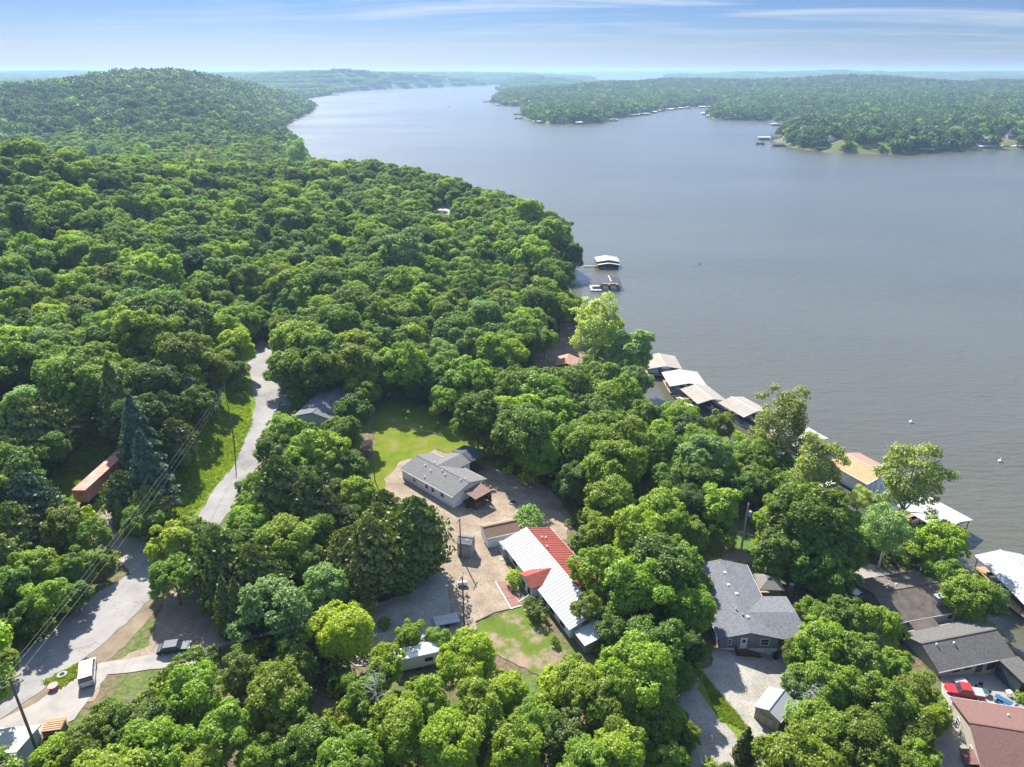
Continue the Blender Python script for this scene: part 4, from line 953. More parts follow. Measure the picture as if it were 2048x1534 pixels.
# --- the white house with the grey roof (beside the gravel court)
rt, ro, zt, sl = house('white_house', 'long white house with grey shingle roof, brown side awning and dark rear awning', 'house', (-24.2, 135.4), -42.7, 16.4, 9.2, 2.75, 1.25, M_white, M_shA, .35, skirt=M_trim)
for s_, w_ in ((8.2, .9), (10.2, .9), (13.1, 1.0), (4.2, .6)): window(rt, 'y0', 16.4, 9.2, s_, 1.25, w_, 1.2)
window(rt, 'x1', 16.4, 9.2, 7.5, 1.2, 1.1, 1.2); window(rt, 'x1', 16.4, 9.2, 8.7, .9, .7, 1.5); door(rt, 'x1', 16.4, 9.2, 4.6, .5, M_trim)
zr = lambda y: zt - sl * abs(y - 4.6)
for x, y in ((4.2, 3.2), (6.6, 2.6), (8.9, 3.9), (10.4, 3.4), (14.6, 4.0), (15.2, 4.9), (5.3, 4.9), (6.9, .6)): vent(ro, x, y, zr(y))
cg = MB()    # cross gable at the back
zc_ = zt - .02
cg.hexa([(3.6, 4.8, zc_ - .2), (9.4, 12.2, zc_ - 1.65), (6.5, 12.2, zc_ - .2), (6.5, 4.8, zc_ - .2), (3.6, 4.8, zc_ - .02), (9.4, 12.2, zc_ - 1.4), (6.5, 12.2, zc_ - .02), (6.5, 4.8, zc_)]) if False else None
cg.plate([(6.4, 4.7, zc_), (6.4, 12.0, zc_ - .02), (3.2, 12.0, zc_ - 1.0), (3.2, 8.0, zc_ - 1.0)][::-1], .14)
cg.plate([(6.4, 4.7, zc_), (9.6, 8.0, zc_ - 1.0), (9.6, 12.0, zc_ - 1.0), (6.4, 12.0, zc_ - .02)][::-1], .14)
cg.build('rear_gable', M_shA, ro)
w = MB().box(3.5, 9.3, 9.2, 11.7, -.6, 2.85); w.build('rear_wing', M_white, rt)
aw = MB(); aw.plate([(6.4, 12.0, 4.25), (6.4, 16.0, 4.25), (3.0, 16.0, 3.35), (3.0, 12.0, 3.35)][::-1], .1); aw.plate([(6.4, 12.0, 4.25), (9.8, 12.0, 3.35), (9.8, 16.0, 3.35), (6.4, 16.0, 4.25)][::-1], .1)
a1 = aw.build('rear_awning', M_dgrey, rt); posts(rt, [(3.2, 15.8), (9.6, 15.8), (3.2, 12.4), (9.6, 12.4)], 3.3, M_woodd)
dk = MB().box(3.2, 9.6, 12.0, 15.8, .1, .35); dk.build('rear_deck', M_woodd, rt)
aw = MB(); aw.plate([(16.9, 2.6, 3.0), (20.4, 2.6, 2.55), (20.4, 7.4, 2.55), (16.9, 7.4, 3.0)], .09); aw.build('side_awning', M_awn, rt)
posts(rt, [(20.2, 2.8), (20.2, 5.0), (20.2, 7.2)], 2.5, M_woodd); MB().box(16.45, 20.3, 2.7, 7.3, .1, .45).build('side_deck', M_woodd, rt)
for k in range(7): MB().box(20.24, 20.3, 2.8 + k * .22, 2.98 + k * .22, .45, 1.45).build('deck_board', M_woodd, rt)
for k in range(4): MB().box(17.0 + k * .85, 17.78 + k * .85, 7.24, 7.3, .45, 1.9).build('privacy_panel', M_woodd, rt)

# --- white shed with tan roof, small grey pole shed, beige shed, grey flat shed
rt, ro, zt, sl = house('white_shed', 'white shed with tan shingle roof between white house and red roofed house', 'shed', (-4.6, 110.9), 20, 6.4, 4.1, 2.4, 1.05, M_white, M_shT, .2)
rt, ro, zt, sl = house('grey_shed', 'small light grey shed standing against the utility pole in the gravel court', 'shed', (-10.2, 108.6), -12, 2.7, 2.6, 2.9, .45, M_lgrey, M_shA, .12, asym=.5, trim=M_lgrey)
door(rt, 'y0', 2.7, 2.6, 1.35, .1, M_lgrey, 1.3, 2.1, False)
for k in range(5): MB().box(.05 + k * .55, .1 + k * .55, -.03, 0, 0, 2.85).build('batten', M_lgrey, rt)
MB().box(1.5, 2.1, .5, .8, 3.05, 3.35).build('roof_hatch', M_dmetal, ro)
rt, ro, zt, sl = house('grey_lean_to', 'low grey board lean-to with a flat dark roof beside the white shed', 'shed', (-1.6, 107.7), 20, 5.6, 2.6, 2.0, .12, M_lgrey, M_dmetal, .05, trim=M_lgrey)
a = math.degrees(math.atan2(72.6 - 74.6, 37.4 - 35.3))
rt, ro, zt, sl = house('beige_shed', 'beige double-doored shed with grey metal roof on the grey house drive', 'shed', (35.2, 74.2), 46, 4.6, 3.6, 2.3, .75, M_beige, M_steel, .2, trim=M_trim)
rt.location = (37.6, 72.2, rt.location.z)
for s_ in (.95, 1.9, 2.65): pass
for k, s_ in enumerate((1.25, 2.35)):
    d_ = MB().box(-.07, 0, s_ - .52, s_ + .52, .1, 2.1).build('door', M_beige, rt); MB().box(-.11, -.07, s_ - .35, s_ + .35, 1.82, 1.9).build('hinge', M_black, d_)
    MB().box(-.075, -.072, s_ + .52, s_ + .56, .1, 2.1).build('door_gap', M_black, d_)

# --- the red roofed house
L, Wd = 24.6, 9.6
rt, ro, zt, sl = house('red_roofed_house', 'long house, front roof slope white metal, rear slope and entry gable red', 'house', (-1.5, 109.6), -64, L, Wd, 2.8, 1.5, M_white, M_wmetal, .45, roof_back=M_rmetal, ribs=.75)
for s_, w_ in ((4.6, 1.5), (18.6, 1.3), (22.0, 1.3), (16.0, 1.0)): window(rt, 'y0', L, Wd, s_, 1.1, w_, 1.25, M_woodd)
yr = Wd / 2
for x, y in ((3.5, 7.0), (3.4, 6.2), (6.5, 5.6)): vent(ro, x, y, zt - sl * abs(y - yr))
eg = MB()     # entry gable, ridge at right angles to the house
xr, hw, yf = 11.8, 2.3, -1.7; zr_ = zt - .35; ze_ = zr_ - hw * .42
def zroof(y): return zt - sl * (yr - y)
yv = yr - (zt - zr_) / sl - .02; yb = yr - (zt - ze_) / sl
eg.plate([(xr, yf, zr_), (xr, yv, zr_), (xr - hw, yb, ze_), (xr - hw, yf, ze_)], .12); eg.plate([(xr, yf, zr_), (xr + hw, yf, ze_), (xr + hw, yb, ze_), (xr, yv, zr_)], .12)
eg.build('entry_gable', M_rmetal, ro)
ew = MB(); ew.add([(xr - 1.9, -1.3, -.5), (xr + 1.9, -1.3, -.5), (xr + 1.9, -1.3, ze_ - .02), (xr, -1.3, zr_ - .16), (xr - 1.9, -1.3, ze_ - .02), (xr - 1.9, 0, -.5), (xr + 1.9, 0, -.5), (xr + 1.9, 0, ze_ - .02), (xr, 0, zr_ - .16), (xr - 1.9, 0, ze_ - .02)],
    [(0, 1, 2, 3, 4), (9, 8, 7, 6, 5), (0, 5, 6, 1), (1, 6, 7, 2), (4, 9, 5, 0), (2, 7, 8, 3), (3, 8, 9, 4)]); ew.build('entry_porch', M_white, rt)
p_ = MB(); 
for q, s_ in enumerate((-1.0, 1.0)):
    f = MB().box(xr + s_ - .5, xr + s_ + .5, -1.36, -1.3, 1.0, 2.3).build('window', M_woodd, rt); MB().box(xr + s_ - .42, xr + s_ + .42, -1.38, -1.36, 1.08, 2.22).build('pane', M_glass, f)
d_ = MB().box(xr + 1.9, xr + 1.96, -1.15, -.2, .9, 2.9).build('door', M_trim, rt)
# addition at the near end
ad = MB().box(L, L + 3.6, .6, Wd - .6, -.6, 2.2).build('board_addition', M_lgrey, rt)
for k in range(9): MB().box(L + .1 + k * .42, L + .16 + k * .42, .55, .6, -.4, 2.2).build('batten', M_woodd, ad)
ar = MB(); ar.plate([(L + .46, .2, 2.35), (L + 4.0, .2, 2.35), (L + 4.0, yr, 3.1), (L + .46, yr, 3.1)], .1); ar.build('addition_roof', M_wmetal, rt)
ar = MB(); ar.plate([(L + .46, yr + .01, 3.1), (L + 4.0, yr + .01, 3.1), (L + 4.0, Wd - .2, 2.35), (L + .46, Wd - .2, 2.35)], .1); ar.build('addition_roof', M_rmetal, rt)
# landing, stairs and railings
zl = .85
MB().box(xr + 1.95, xr + 4.4, -1.9, -.01, zl - .12, zl).build('landing', M_brick, rt)
for k in range(5): MB().box(xr + 2.1, xr + 4.2, -1.9 - (k + 1) * .42, -1.9 - k * .42 + .02, zl - (k + 2) * .15, zl - (k + 1) * .15).build('step', M_brick, rt)
def railing(parent, pts, mat, h=.95, gap=.2, nm='railing'):
    top = MB(); 
    for a, b in zip(pts, pts[1:]):
        a, b = Vector(a), Vector(b); up = Vector((0, 0, h)); top.tube(a + up, b + up, .045, n=4); top.tube(a + up * .15, b + up * .15, .035, n=4)
    t = top.build(nm, mat, parent)
    for a, b in zip(pts, pts[1:]):
        a, b = Vector(a), Vector(b); n_ = max(1, int((b - a).length / gap))
        for k in range(n_ + 1):
            q = a.lerp(b, k / n_); MB().box(q.x - .022, q.x + .022, q.y - .022, q.y + .022, q.z, q.z + h).build('baluster', mat, t)
    return t
railing(rt, [(xr + 2.05, -1.9, zl), (xr + 2.05, -3.9, zl - .75)], M_trim); railing(rt, [(xr + 4.3, -.1, zl), (xr + 4.3, -1.9, zl), (xr + 4.3, -3.9, zl - .75)], M_trim); railing(rt, [(xr + 2.0, -1.3, zl), (xr + 2.05, -1.9, zl)], M_trim)

# brick walkway: slabs
pa, pb, pc2, pd = GP(994, 1164), GP(1010, 1163), GP(1041, 1212), GP(1024, 1217)
for k in range(3):
    a0, a1 = pa.lerp(pd, k / 3 + .006), pa.lerp(pd, (k + 1) / 3 - .006); b0, b1 = pb.lerp(pc2, k / 3 + .006), pb.lerp(pc2, (k + 1) / 3 - .006)
    s_ = MB(); s_.plate([(q.x, q.y, G(q.x, q.y) + .16) for q in (a0, a1, b1, b0)], .25); o = s_.build('walkway_slab', M_brick)
    tag(o, ['red brick walkway panel farthest from the side lawn', 'middle red brick walkway panel by the stairs', 'red brick walkway panel ending at the side lawn'][k], 'walkway', 'brick walkway panels before the red roofed house')
def strip(name, pts, w, h, mat, label, cat, group=None):
    m = MB()
    for a, b in zip(pts, pts[1:]):
        d = (b - a); d.z = 0; n_ = Vector((-d.y, d.x, 0)).normalized() * w / 2
        za, zb = G(a.x, a.y), G(b.x, b.y)
        m.hexa([(a.x - n_.x, a.y - n_.y, za - .1), (b.x - n_.x, b.y - n_.y, zb - .1), (b.x + n_.x, b.y + n_.y, zb - .1), (a.x + n_.x, a.y + n_.y, za - .1),
                (a.x - n_.x, a.y - n_.y, za + h), (b.x - n_.x, b.y - n_.y, zb + h), (b.x + n_.x, b.y + n_.y, zb + h), (a.x + n_.x, a.y + n_.y, za + h)])
    return tag(m.build(name, mat), label, cat, group)
strip('walkway_edging', [GP(991, 1165), GP(1022, 1219), GP(1042, 1213)], .14, .25, M_trim, 'thin white edging along the brick walkway', 'edging')
strip('timber_edging', [GP(946, 1235), GP(952, 1262)], .22, .3, M_conc, 'pale timber kerb at the corner of the side lawn', 'edging')
strip('lawn_edging', [GP(948, 1246), GP(990, 1226), GP(1020, 1219)], .12, .2, M_woodd, 'dark edging between gravel court and side lawn', 'edging')
strip('step_slab', [GP(998, 1120), GP(1010, 1117)], .9, .12, M_conc, 'small concrete slab beside the grey lean-to', 'slab')

# --- the grey house
L, Wd = 18.0, 9.6
rt, ro, zt, sl = house('grey_house', 'grey sided house with blue-grey shingle roof and white gable door', 'house', (43.1, 88.4), 90, L, Wd, 3.0, 1.15, M_greys, M_shC, .4, skirt=M_trim)
window(rt, 'x0', L, Wd, 2.2, 1.5, 1.3, 1.2); window(rt, 'x0', L, Wd, 7.9, 1.7, .45, .95); door(rt, 'x0', L, Wd, 5.6, .85, M_trim)
MB().box(-.18, 0, 4.75, 4.95, 2.2, 2.5).build('wall_lamp', M_black, rt)
for x, y, b_ in ((14.6, 4.9, 1), (11.3, 5.2, 1), (9.0, 4.4, 1), (3.4, 4.2, 1), (3.6, 5.0, 0), (5.1, 5.6, 0), (12.3, 8.2, 0)): vent(ro, x, y, zt - sl * abs(y - 4.8), M_steel if not b_ else M_trim, box=bool(b_))
wg = MB(); xw = 4.7; zw = zt - .25; ze = zt - sl * 5.2 - .02     # east wing over the carport, ridge along local -y
yv = 4.8 - (zt - zw) / sl
wg.plate([(xw, yv, zw), (-.4, -.2, ze), (-.4, -5.0, ze), (xw, -4.3, zw)], .16); wg.plate([(xw, yv, zw), (xw, -4.3, zw), (xw + 5.1, -4.6, ze), (xw + 5.1, -.2, ze)], .16)
wg.build('wing_roof', M_shC, ro)
MB().box(2.4, 9.2, -4.1, -.01, -.4, 2.7).build('wing_wall', M_greys, rt)
posts(rt, [(.2, -4.4), (.2, -2.3)], 2.75, M_wood, .09)
MB().box(.0, 2.3, -4.5, -.02, .3, .5).build('porch_deck', M_wood, rt); railing(rt, [(.05, -.3, .5), (.05, -4.4, .5)], M_wood, .9, .3)
MB().box(-1.4, -.01, 4.6, 6.9, .55, .7).build('stair_landing', M_woodd, rt)
for k in range(5): MB().box(-1.3, -.2, 4.6 - (k + 1) * .35, 4.6 - k * .35, .55 - (k + 1) * .12 - .05, .55 - k * .12 - .05).build('step', M_woodd, rt)
railing(rt, [(-1.35, 6.85, .7), (-1.35, 4.6, .7), (-1.35, 2.8, .05)], M_woodd, .9, .16); railing(rt, [(-.1, 6.85, .7), (-1.35, 6.85, .7)], M_woodd, .9, .16)
an = MB(); an.tube((16.4, 4.4, zt), (16.4, 4.4, zt + 1.3), .025, n=5); an.tube((16.4, 3.2, zt + 1.25), (16.4, 5.6, zt + 1.25), .02, n=4)
for k in range(6): an.tube((16.4 - .3 + .03 * k, 3.3 + k * .42, zt + 1.25), (16.4 + .3 - .03 * k, 3.3 + k * .42, zt + 1.25), .015, n=4)
an.build('antenna', M_dmetal, ro)
MB().box(14, 18, -1.6, -.02, .2, .45).build('side_deck', M_woodd, rt)

def bin_(x, y, mat, label, r=.33, h=1.05):
    t = root('trash_bin', (x, y, G(x, y) + .05), .3, label, 'trash bin')
    b = MB().hexa([(-r*.8,-r*.8,0),(r*.8,-r*.8,0),(r*.8,r*.8,0),(-r*.8,r*.8,0),(-r,-r,h),(r,-r,h),(r,r,h),(-r,r,h)]); b.build('body', mat, t, bevel=.03)
    MB().box(-r - .04, r + .04, -r - .06, r + .04, h, h + .09).build('lid', mat, t, bevel=.03)
    for s_ in (-1, 1): MB().tube((s_ * r * .8, r * .9, .12), (s_ * r * .95, r * .9, .12), .12, n=10).build('wheel', M_black, t)
bin_(41.3, 87.4, M_steel, 'grey trash bin at the right corner of the grey house front'); bin_(42.6, 87.3, M_black, 'black trash bin beside the grey one at the grey house')
bin_(-9.2, 124.6, M_black, 'black trash bin at the front corner of the white house')

# gazebo, stump
t = root('gazebo', (46.5, 103.3, 7.9), R(-3), 'taupe canopy gazebo with a dark vented top behind the grey house', 'gazebo')
g = MB(); s_ = 2.2
for a, b in (((-s_, -s_), (s_, -s_)), ((s_, -s_), (s_, s_)), ((s_, s_), (-s_, s_)), ((-s_, s_), (-s_, -s_))):
    g.add([(a[0], a[1], 2.4), (b[0], b[1], 2.4), (b[0]*.16, b[1]*.16, 3.25), (a[0]*.16, a[1]*.16, 3.25), (a[0], a[1], 2.18), (b[0], b[1], 2.18)], [(0, 1, 2, 3), (4, 5, 1, 0)])
g.build('canopy', M_taupe, t); v_ = MB(); v_.hexa([(-.5,-.5,3.2),(.5,-.5,3.2),(.5,.5,3.2),(-.5,.5,3.2),(-.12,-.12,3.6),(.12,-.12,3.6),(.12,.12,3.6),(-.12,.12,3.6)]); v_.build('vent_cap', M_dmetal, t)
for a in (-1, 1):
    for b in (-1, 1): MB().box(a*2-.05, a*2+.05, b*2-.05, b*2+.05, -1.5, 2.3).build('post', M_dmetal, t)
MB().box(-2.4, 2.4, -2.4, 2.4, -.2, 0).build('deck', M_wood, t)
t = root('tree_stump', (50.3, 102.3, G(50.3, 102.3)), 0, 'tall cut off tree trunk with a pale sawn top by the gazebo', 'stump')
MB().path([(0, 0, -.3), (.05, .02, .8), (0, 0, 3.6)], [.62, .5, .42], 12).build('trunk', BARK, t, smooth=False); MB().tube((0, 0, 3.6), (0, 0, 3.64), .40, n=14).build('cut_face', M_woodl, t)

# --- lakeside houses on the right
rt, ro, zt, sl = house('brown_cabin', 'lakeside cabin with weathered dark brown shingle roof and stone chimney', 'house', (67.4, 97.8), 13, 13.2, 11.0, 2.6, 1.8, M_cream, M_shB, .4)
ch = MB().box(9.6, 10.7, 1.2, 2.2, 2.0, 5.0).build('chimney', M_stone, ro); MB().box(9.5, 10.8, 1.1, 2.3, 5.0, 5.12).build('chimney_cap', M_steel, ch); MB().tube((10.15, 1.7, 5.1), (10.15, 1.7, 5.7), .2, .2, 8).build('flue', M_steel, ch)
lo = MB(); lo.plate([(2.6, -3.4, 2.0), (7.6, -3.4, 2.0), (7.6, -.42, 2.6), (2.6, -.42, 2.6)], .14); lo.build('porch_roof', M_shB, rt); MB().box(2.8, 7.4, -3.1, -.01, -.6, 1.9).build('porch_room', M_cream, rt)
vent(ro, 4.3, 7.2, zt - sl * 1.7); vent(ro, 5.6, 6.8, zt - sl * 1.3)
window(rt, 'y0', 13.2, 11, 12.0, 1.0, 1.2, 1.2)
rt, ro, zt, sl = house('charcoal_roofed_cabin', 'cream lakeside cabin with mottled charcoal roof behind the red pickup', 'house', (69.8, 87.4), 13, 14.2, 8.2, 2.5, 1.7, M_cream, M_shE, .45)
for s_ in (3.6, 5.8): window(rt, 'y0', 14.2, 8.2, s_, 1.3, 1.3, .9, M_woodd)
door(rt, 'y0', 14.2, 8.2, 8.2, .1, M_woodd, 1.1); window(rt, 'y0', 14.2, 8.2, 10.6, .3, 1.6, 1.9, M_woodd)
vent(ro, 2.0, 3.4, zt - sl * .7); vent(ro, 5.2, 3.1, zt - sl); 
lo = MB(); lo.plate([(11.2, -5.2, 2.3), (15.0, -5.2, 2.3), (15.0, -.5, 2.6), (11.2, -.5, 2.6)], .12)
sc_ = MB(); sc_.box(11.3, 14.9, -4.9, -.5, -.4, 2.1); sc_.build('screened_porch', M_dgrey, rt); lo.build('porch_roof', M_shE, rt)
rt, ro, zt, sl = house('rose_roofed_house', 'cream house with rose brown shingle roof in the bottom right corner', 'house', (64.8, 67.6), -12, 19, 12.6, 3.4, 2.0, M_cream, M_shF, .4, trim=M_trim)
for s_ in (9.6, 4.6, 2.2): window(rt, 'x0', 19, 12.6, s_, 1.5, .8, 1.2)
for x, y in ((6.2, 9.8), (7.8, 7.6)): vent(ro, x, y, zt - sl * abs(y - 6.3))
ch = MB().box(6.2, 7.4, 3.0, 4.2, 3.4, 5.9).build('chimney', M_cream, ro); MB().box(6.1, 7.5, 2.9, 4.3, 5.9, 6.0).build('chimney_cap', M_trim, ch)
lo = MB(); lo.plate([(-1.7, 1.6, 2.5), (-.02, 1.6, 2.9), (-.02, 4.2, 2.9), (-1.7, 4.2, 2.5)], .1); lo.build('door_canopy', M_shF, rt)
t = root('air_conditioner', (63.1, 68.2, G(63.1, 68.2)), .3, 'round grey outdoor air conditioner beside the cream gable wall', 'air conditioner'); MB().tube((0, 0, 0), (0, 0, .85), .42, n=14).build('case', M_steel, t); MB().tube((0, 0, .85), (0, 0, .9), .3, n=14).build('fan_grille', M_black, t)
# hut, buried cabin, dark roof by the lane, open lean roofs among trees
rt, ro, zt, sl = house('brown_hut', 'small brown roofed hut at the sandy clearing by the shore', 'hut', (20.5, 214.5), 80, 8, 6, 2.3, 1.1, M_woodd, M_pinkr, .3)
rt, ro, zt, sl = house('dark_roofed_house', 'house with plain dark grey roof among trees right of the paved road', 'house', (-45.0, 157.6), 78, 15.5, 9.2, 2.7, 1.3, M_lgrey, M_shC, .4)
for x, y in ((7, 3), (9, 5.6), (11, 3.4)): vent(ro, x, y, zt - sl * abs(y - 4.6), M_black)
p_ = GP(1420, 945)
rt, ro, zt, sl = house('hidden_grey_cabin', 'grey gabled cabin mostly hidden by trees above the docks', 'house', (p_.x, p_.y), 62, 9, 7, 2.5, 1.5, M_lgrey, M_shE, .4)
window(rt, 'x0', 9, 7, 3.4, .9, 1.2, 1.3)
rt, ro, zt, sl = house('orange_roofed_cabin', 'cabin with faded orange roof glimpsed beside the grey cabin', 'house', (p_.x + 5, p_.y + 7), 62, 6.5, 6, 2.2, 1.0, M_lgrey, M_orange, .3)
p_ = GP(1548, 950)
rt, ro, zt, sl = house('shore_shed', 'grey roofed shed at the water edge under the tall sycamore', 'shed', (p_.x, p_.y), -60, 6.5, 5, 2.1, 1.0, M_lgrey, M_shE, .3)
p_ = GP(880, 500)
rt, ro, zt, sl = house('white_cottage', 'white cottage barely showing through the far wood', 'house', (-31, 318), 20, 10, 8, 2.6, 1.4, M_white, M_wmetal, .3)
p_ = GP(1020, 440)
rt, ro, zt, sl = house('point_house', 'pale house showing between trees on the wooded point', 'house', (p_.x - 4, p_.y), 10, 12, 8, 3, 1.4, M_white, M_shE, .4)
p_ = GP(925, 515)
rt, ro, zt, sl = house('pale_trailer_home', 'pale trailer home showing between crowns of the far wood', 'house', (p_.x, p_.y), 100, 12, 5, 2.7, .5, M_white, M_wmetal, .2)
# white metal garage bottom left
rt, ro, zt, sl = house('metal_garage', 'garage with shiny white ribbed metal roof in the bottom left corner', 'garage', (-70.0, 54.2), 6, 11.2, 9.2, 2.4, 1.2, M_bluew, M_wmetal, .25, ribs=.6)
window(rt, 'y1', 11.2, 9.2, 7, 1, 1.2, 1)
# rusty trailer
t = root('rusty_trailer', (-82.8, 124.6, G(-82.8, 124.6)), R(-2.5), 'long rusty red box trailer parked on the grass under a blue cedar', 'trailer')
b = MB().box(-1.3, 1.3, -8.2, 8.2, 1.1, 3.75).build('body', M_rust, t)
for k in range(28): MB().box(-1.34, 1.34, -8.1 + k * .6, -8.04 + k * .6, 1.15, 3.79).build('rib', M_rust, b)
MB().box(-1.2, 1.2, -8.26, -8.2, 1.3, 3.6).build('door', M_rust, t)
for yy in (-6.6, -5.3, 6.8):
    for s_ in (-1, 1): MB().tube((s_ * 1.0, yy, .5), (s_ * 1.28, yy, .5), .5, n=14).build('wheel', M_black, t)
MB().box(-.6, .6, -7.4, 7.4, .85, 1.1).build('chassis', M_dmetal, t)
# white camper below the gravel drive
p_ = GP(835, 1330)
t = root('camper_trailer', (p_.x, p_.y, G(p_.x, p_.y)), R(17), 'white camper trailer half hidden under the foreground trees', 'camper')
c_ = MB(); c_.hexa([(-3.8,-1.2,.6),(3.8,-1.2,.6),(3.8,1.2,.6),(-3.8,1.2,.6),(-3.5,-1.2,2.9),(3.5,-1.2,2.9),(3.5,1.2,2.9),(-3.5,1.2,2.9)]); c_.build('body', M_white, t, bevel=.15)
MB().box(-.5, .3, -.3, .3, 2.9, 3.1).build('roof_hatch', M_trim, t); MB().box(1.0, 2.2, -1.24, -1.2, 1.5, 2.2).build('window', M_glass, t)
for s_ in (-1, 1): MB().tube((0, s_ * 1.0, .35), (0, s_ * 1.22, .35), .35, n=12).build('wheel', M_black, t)
p_ = GP(893, 1245)
t = root('flat_trailer', (p_.x, p_.y, G(p_.x, p_.y)), R(15), 'flat grey utility trailer at the foot of the gravel drive', 'trailer')
MB().box(-2.0, 2.0, -1.1, 1.1, .55, .75).build('bed', M_lgrey, t); [MB().tube((0, s_ * 1.12, .34), (0, s_ * 1.3, .34), .34, n=12).build('wheel', M_black, t) for s_ in (-1, 1)]; MB().tube((2, 0, .6), (3.4, 0, .5), .06, n=6).build('drawbar', M_dmetal, t)

# ------------------------------------------------------------------ vehicles
def vehicle(name, label, cat, px, ang, paintm, kind='car', xy=None):
    p = Vector((*xy, 0)) if xy else GP(*px); t = root(name, (p.x, p.y, G(p.x, p.y) + .08), R(ang), label, cat)
    if kind == 'truck': L_, W_, prof = 5.6, .96, [(-2.8,.45),(-2.8,.95),(-.9,.98),(-.9,.98),(1.1,1.02),(2.6,.92),(2.8,.5),(2.8,.42)]
    elif kind == 'van': L_, W_, prof = 5.2, .97, [(-2.6,.4),(-2.6,1.1),(-2.5,1.15),(1.2,1.12),(2.1,1.0),(2.5,.85),(2.6,.5),(2.6,.4)]
    else: L_, W_, prof = 4.6, .9, [(-2.3,.4),(-2.3,.85),(-1.9,.95),(1.1,.9),(1.9,.82),(2.25,.7),(2.3,.4)]
    m = MB(); n = len(prof); V = [(x, -W_, z) for x, z in prof] + [(x, W_, z) for x, z in prof]
    m.add(V, [tuple(range(n)), tuple(reversed(range(n, 2*n)))] + [(i, i+n, (i+1) % n + n, (i+1) % n) for i in range(n)]); m.build('body', paintm, t, bevel=.06)
    cab = {'truck': (-.9, 1.3, -.75, .7, .98, 1.72), 'van': (-2.5, 1.7, -2.4, .95, 1.1, 1.95), 'car': (-1.9, 1.15, -1.3, .5, .88, 1.42)}[kind]
    x0, x1, u0, u1, z0, z1 = cab; w1 = W_ - .16
    c = MB(); c.hexa([(x0,-W_+.03,z0),(x1,-W_+.03,z0),(x1,W_-.03,z0),(x0,W_-.03,z0),(u0,-w1,z1),(u1,-w1,z1),(u1,w1,z1),(u0,w1,z1)]); c.build('windows', M_glass, t)
    r = MB(); r.box(u0 - .04, u1 + .04, -w1 - .03, w1 + .03, z1, z1 + .05)
    for xx, uu in ((x0, u0), (x1, u1), ((x0 + x1) / 2, (u0 + u1) / 2)):
        for s_ in (-1, 1): r.tube((xx, s_ * (W_ - .03), z0), (uu, s_ * w1, z1), .05, n=4)
    r.build('cab_roof', paintm, t)
    if kind == 'truck':
        MB().box(-2.72, -.98, -.88, .88, .985, 1.06).build('bed_cover', M_steel, t)
    for xx in (-L_ * .31, L_ * .32):
        for s_ in (-1, 1):
            wl_ = MB().tube((xx, s_ * (W_ - .2), .34), (xx, s_ * (W_ + .01), .34), .35, n=14).build('wheel', M_black, t); MB().tube((xx, s_ * (W_ + .005), .34), (xx, s_ * (W_ + .03), .34), .19, n=10).build('rim', M_steel, wl_)
    xf = prof[-2][0] - .03
    for s_ in (-1, 1): MB().box(xf, xf + .06, s_ * W_ * .7 - .14, s_ * W_ * .7 + .14, .62, .76).build('headlight', M_trim, t); MB().box(-L_/2 - .03, -L_/2 + .02, s_ * W_ * .75 - .1, s_ * W_ * .75 + .1, .6, .8).build('tail_light', M_redp, t)
    return t
vehicle('red_pickup', 'bright red pickup with a grey bed cover beside the rose roofed house', 'pickup', None, 167, M_redp, 'truck', (72.2, 84.0))
vehicle('white_van', 'white van parked on the concrete pad by the road', 'van', (178, 1352), 116, M_whitep, 'van')
vehicle('dark_blue_car', 'dark blue car in tree shade at the end of the concrete pad', 'car', (350, 1302), 12, M_bluep)
vehicle('white_car', 'white car in front of the brown cabin patio', 'car', None, 30, M_whitep, 'car', (64.3, 105.6))
vehicle('silver_car', 'silver car behind the rose roofed house', 'car', None, -55, M_silv, 'car', (79.8, 80.2))

# yard things on the right
def table(x, y, ang, w, d, mat, label):
    t = root('table', (x, y, G(x, y) + .07), R(ang), label, 'table'); MB().box(-w/2, w/2, -d/2, d/2, .7, .76).build('table_top', mat, t)
    for a in (-1, 1):
        for b in (-1, 1): MB().box(a*w*.42-.03, a*w*.42+.03, b*d*.4-.03, b*d*.4+.03, 0, .7).build('leg', M_steel, t)
def chair(x, y, ang, mat, label, group=None):
    t = root('patio_chair', (x, y, G(x, y) + .07), R(ang), label, 'chair', group); MB().box(-.3, .3, -.3, .3, .4, .46).build('seat', mat, t); MB().box(-.3, .3, .27, .33, .46, 1.0).build('backrest', mat, t)
    for a in (-1, 1):
        for b in (-1, 1): MB().box(a*.27-.02, a*.27+.02, b*.27-.02, b*.27+.02, 0, .4).build('leg', M_dmetal, t)
table(72.9, 86.2, 13, 2.0, 1.0, M_lgrey, 'pale folding table against the cream cabin wall'); table(80.5, 85.2, 10, .9, .7, M_trim, 'small white table at the edge of the cabin yard')
chair(75.3, 85.4, 20, M_black, 'black patio chair nearest the pale folding table'); chair(76.3, 86.0, -20, M_black, 'black patio chair nearest the cabin door'); chair(76.9, 84.9, 150, M_dgrey, 'dark grey patio chair right of the round table'); 
t = root('round_table', (76.0, 84.6, G(76, 84.6) + .07), 0, 'round dark green patio table between the chairs', 'table'); MB().tube((0, 0, .7), (0, 0, .75), .6, n=18).build('table_top', M_green, t); MB().tube((0, 0, 0), (0, 0, .7), .05, n=8).build('pedestal', M_dmetal, t)
t = root('picnic_bench', (78.2, 83.0, G(78.2, 83) + .07), R(-50), 'blue topped picnic table in the cabin yard', 'picnic table'); MB().box(-1.3, 1.3, -.45, .45, .7, .78).build('table_top', M_bluepl, t)
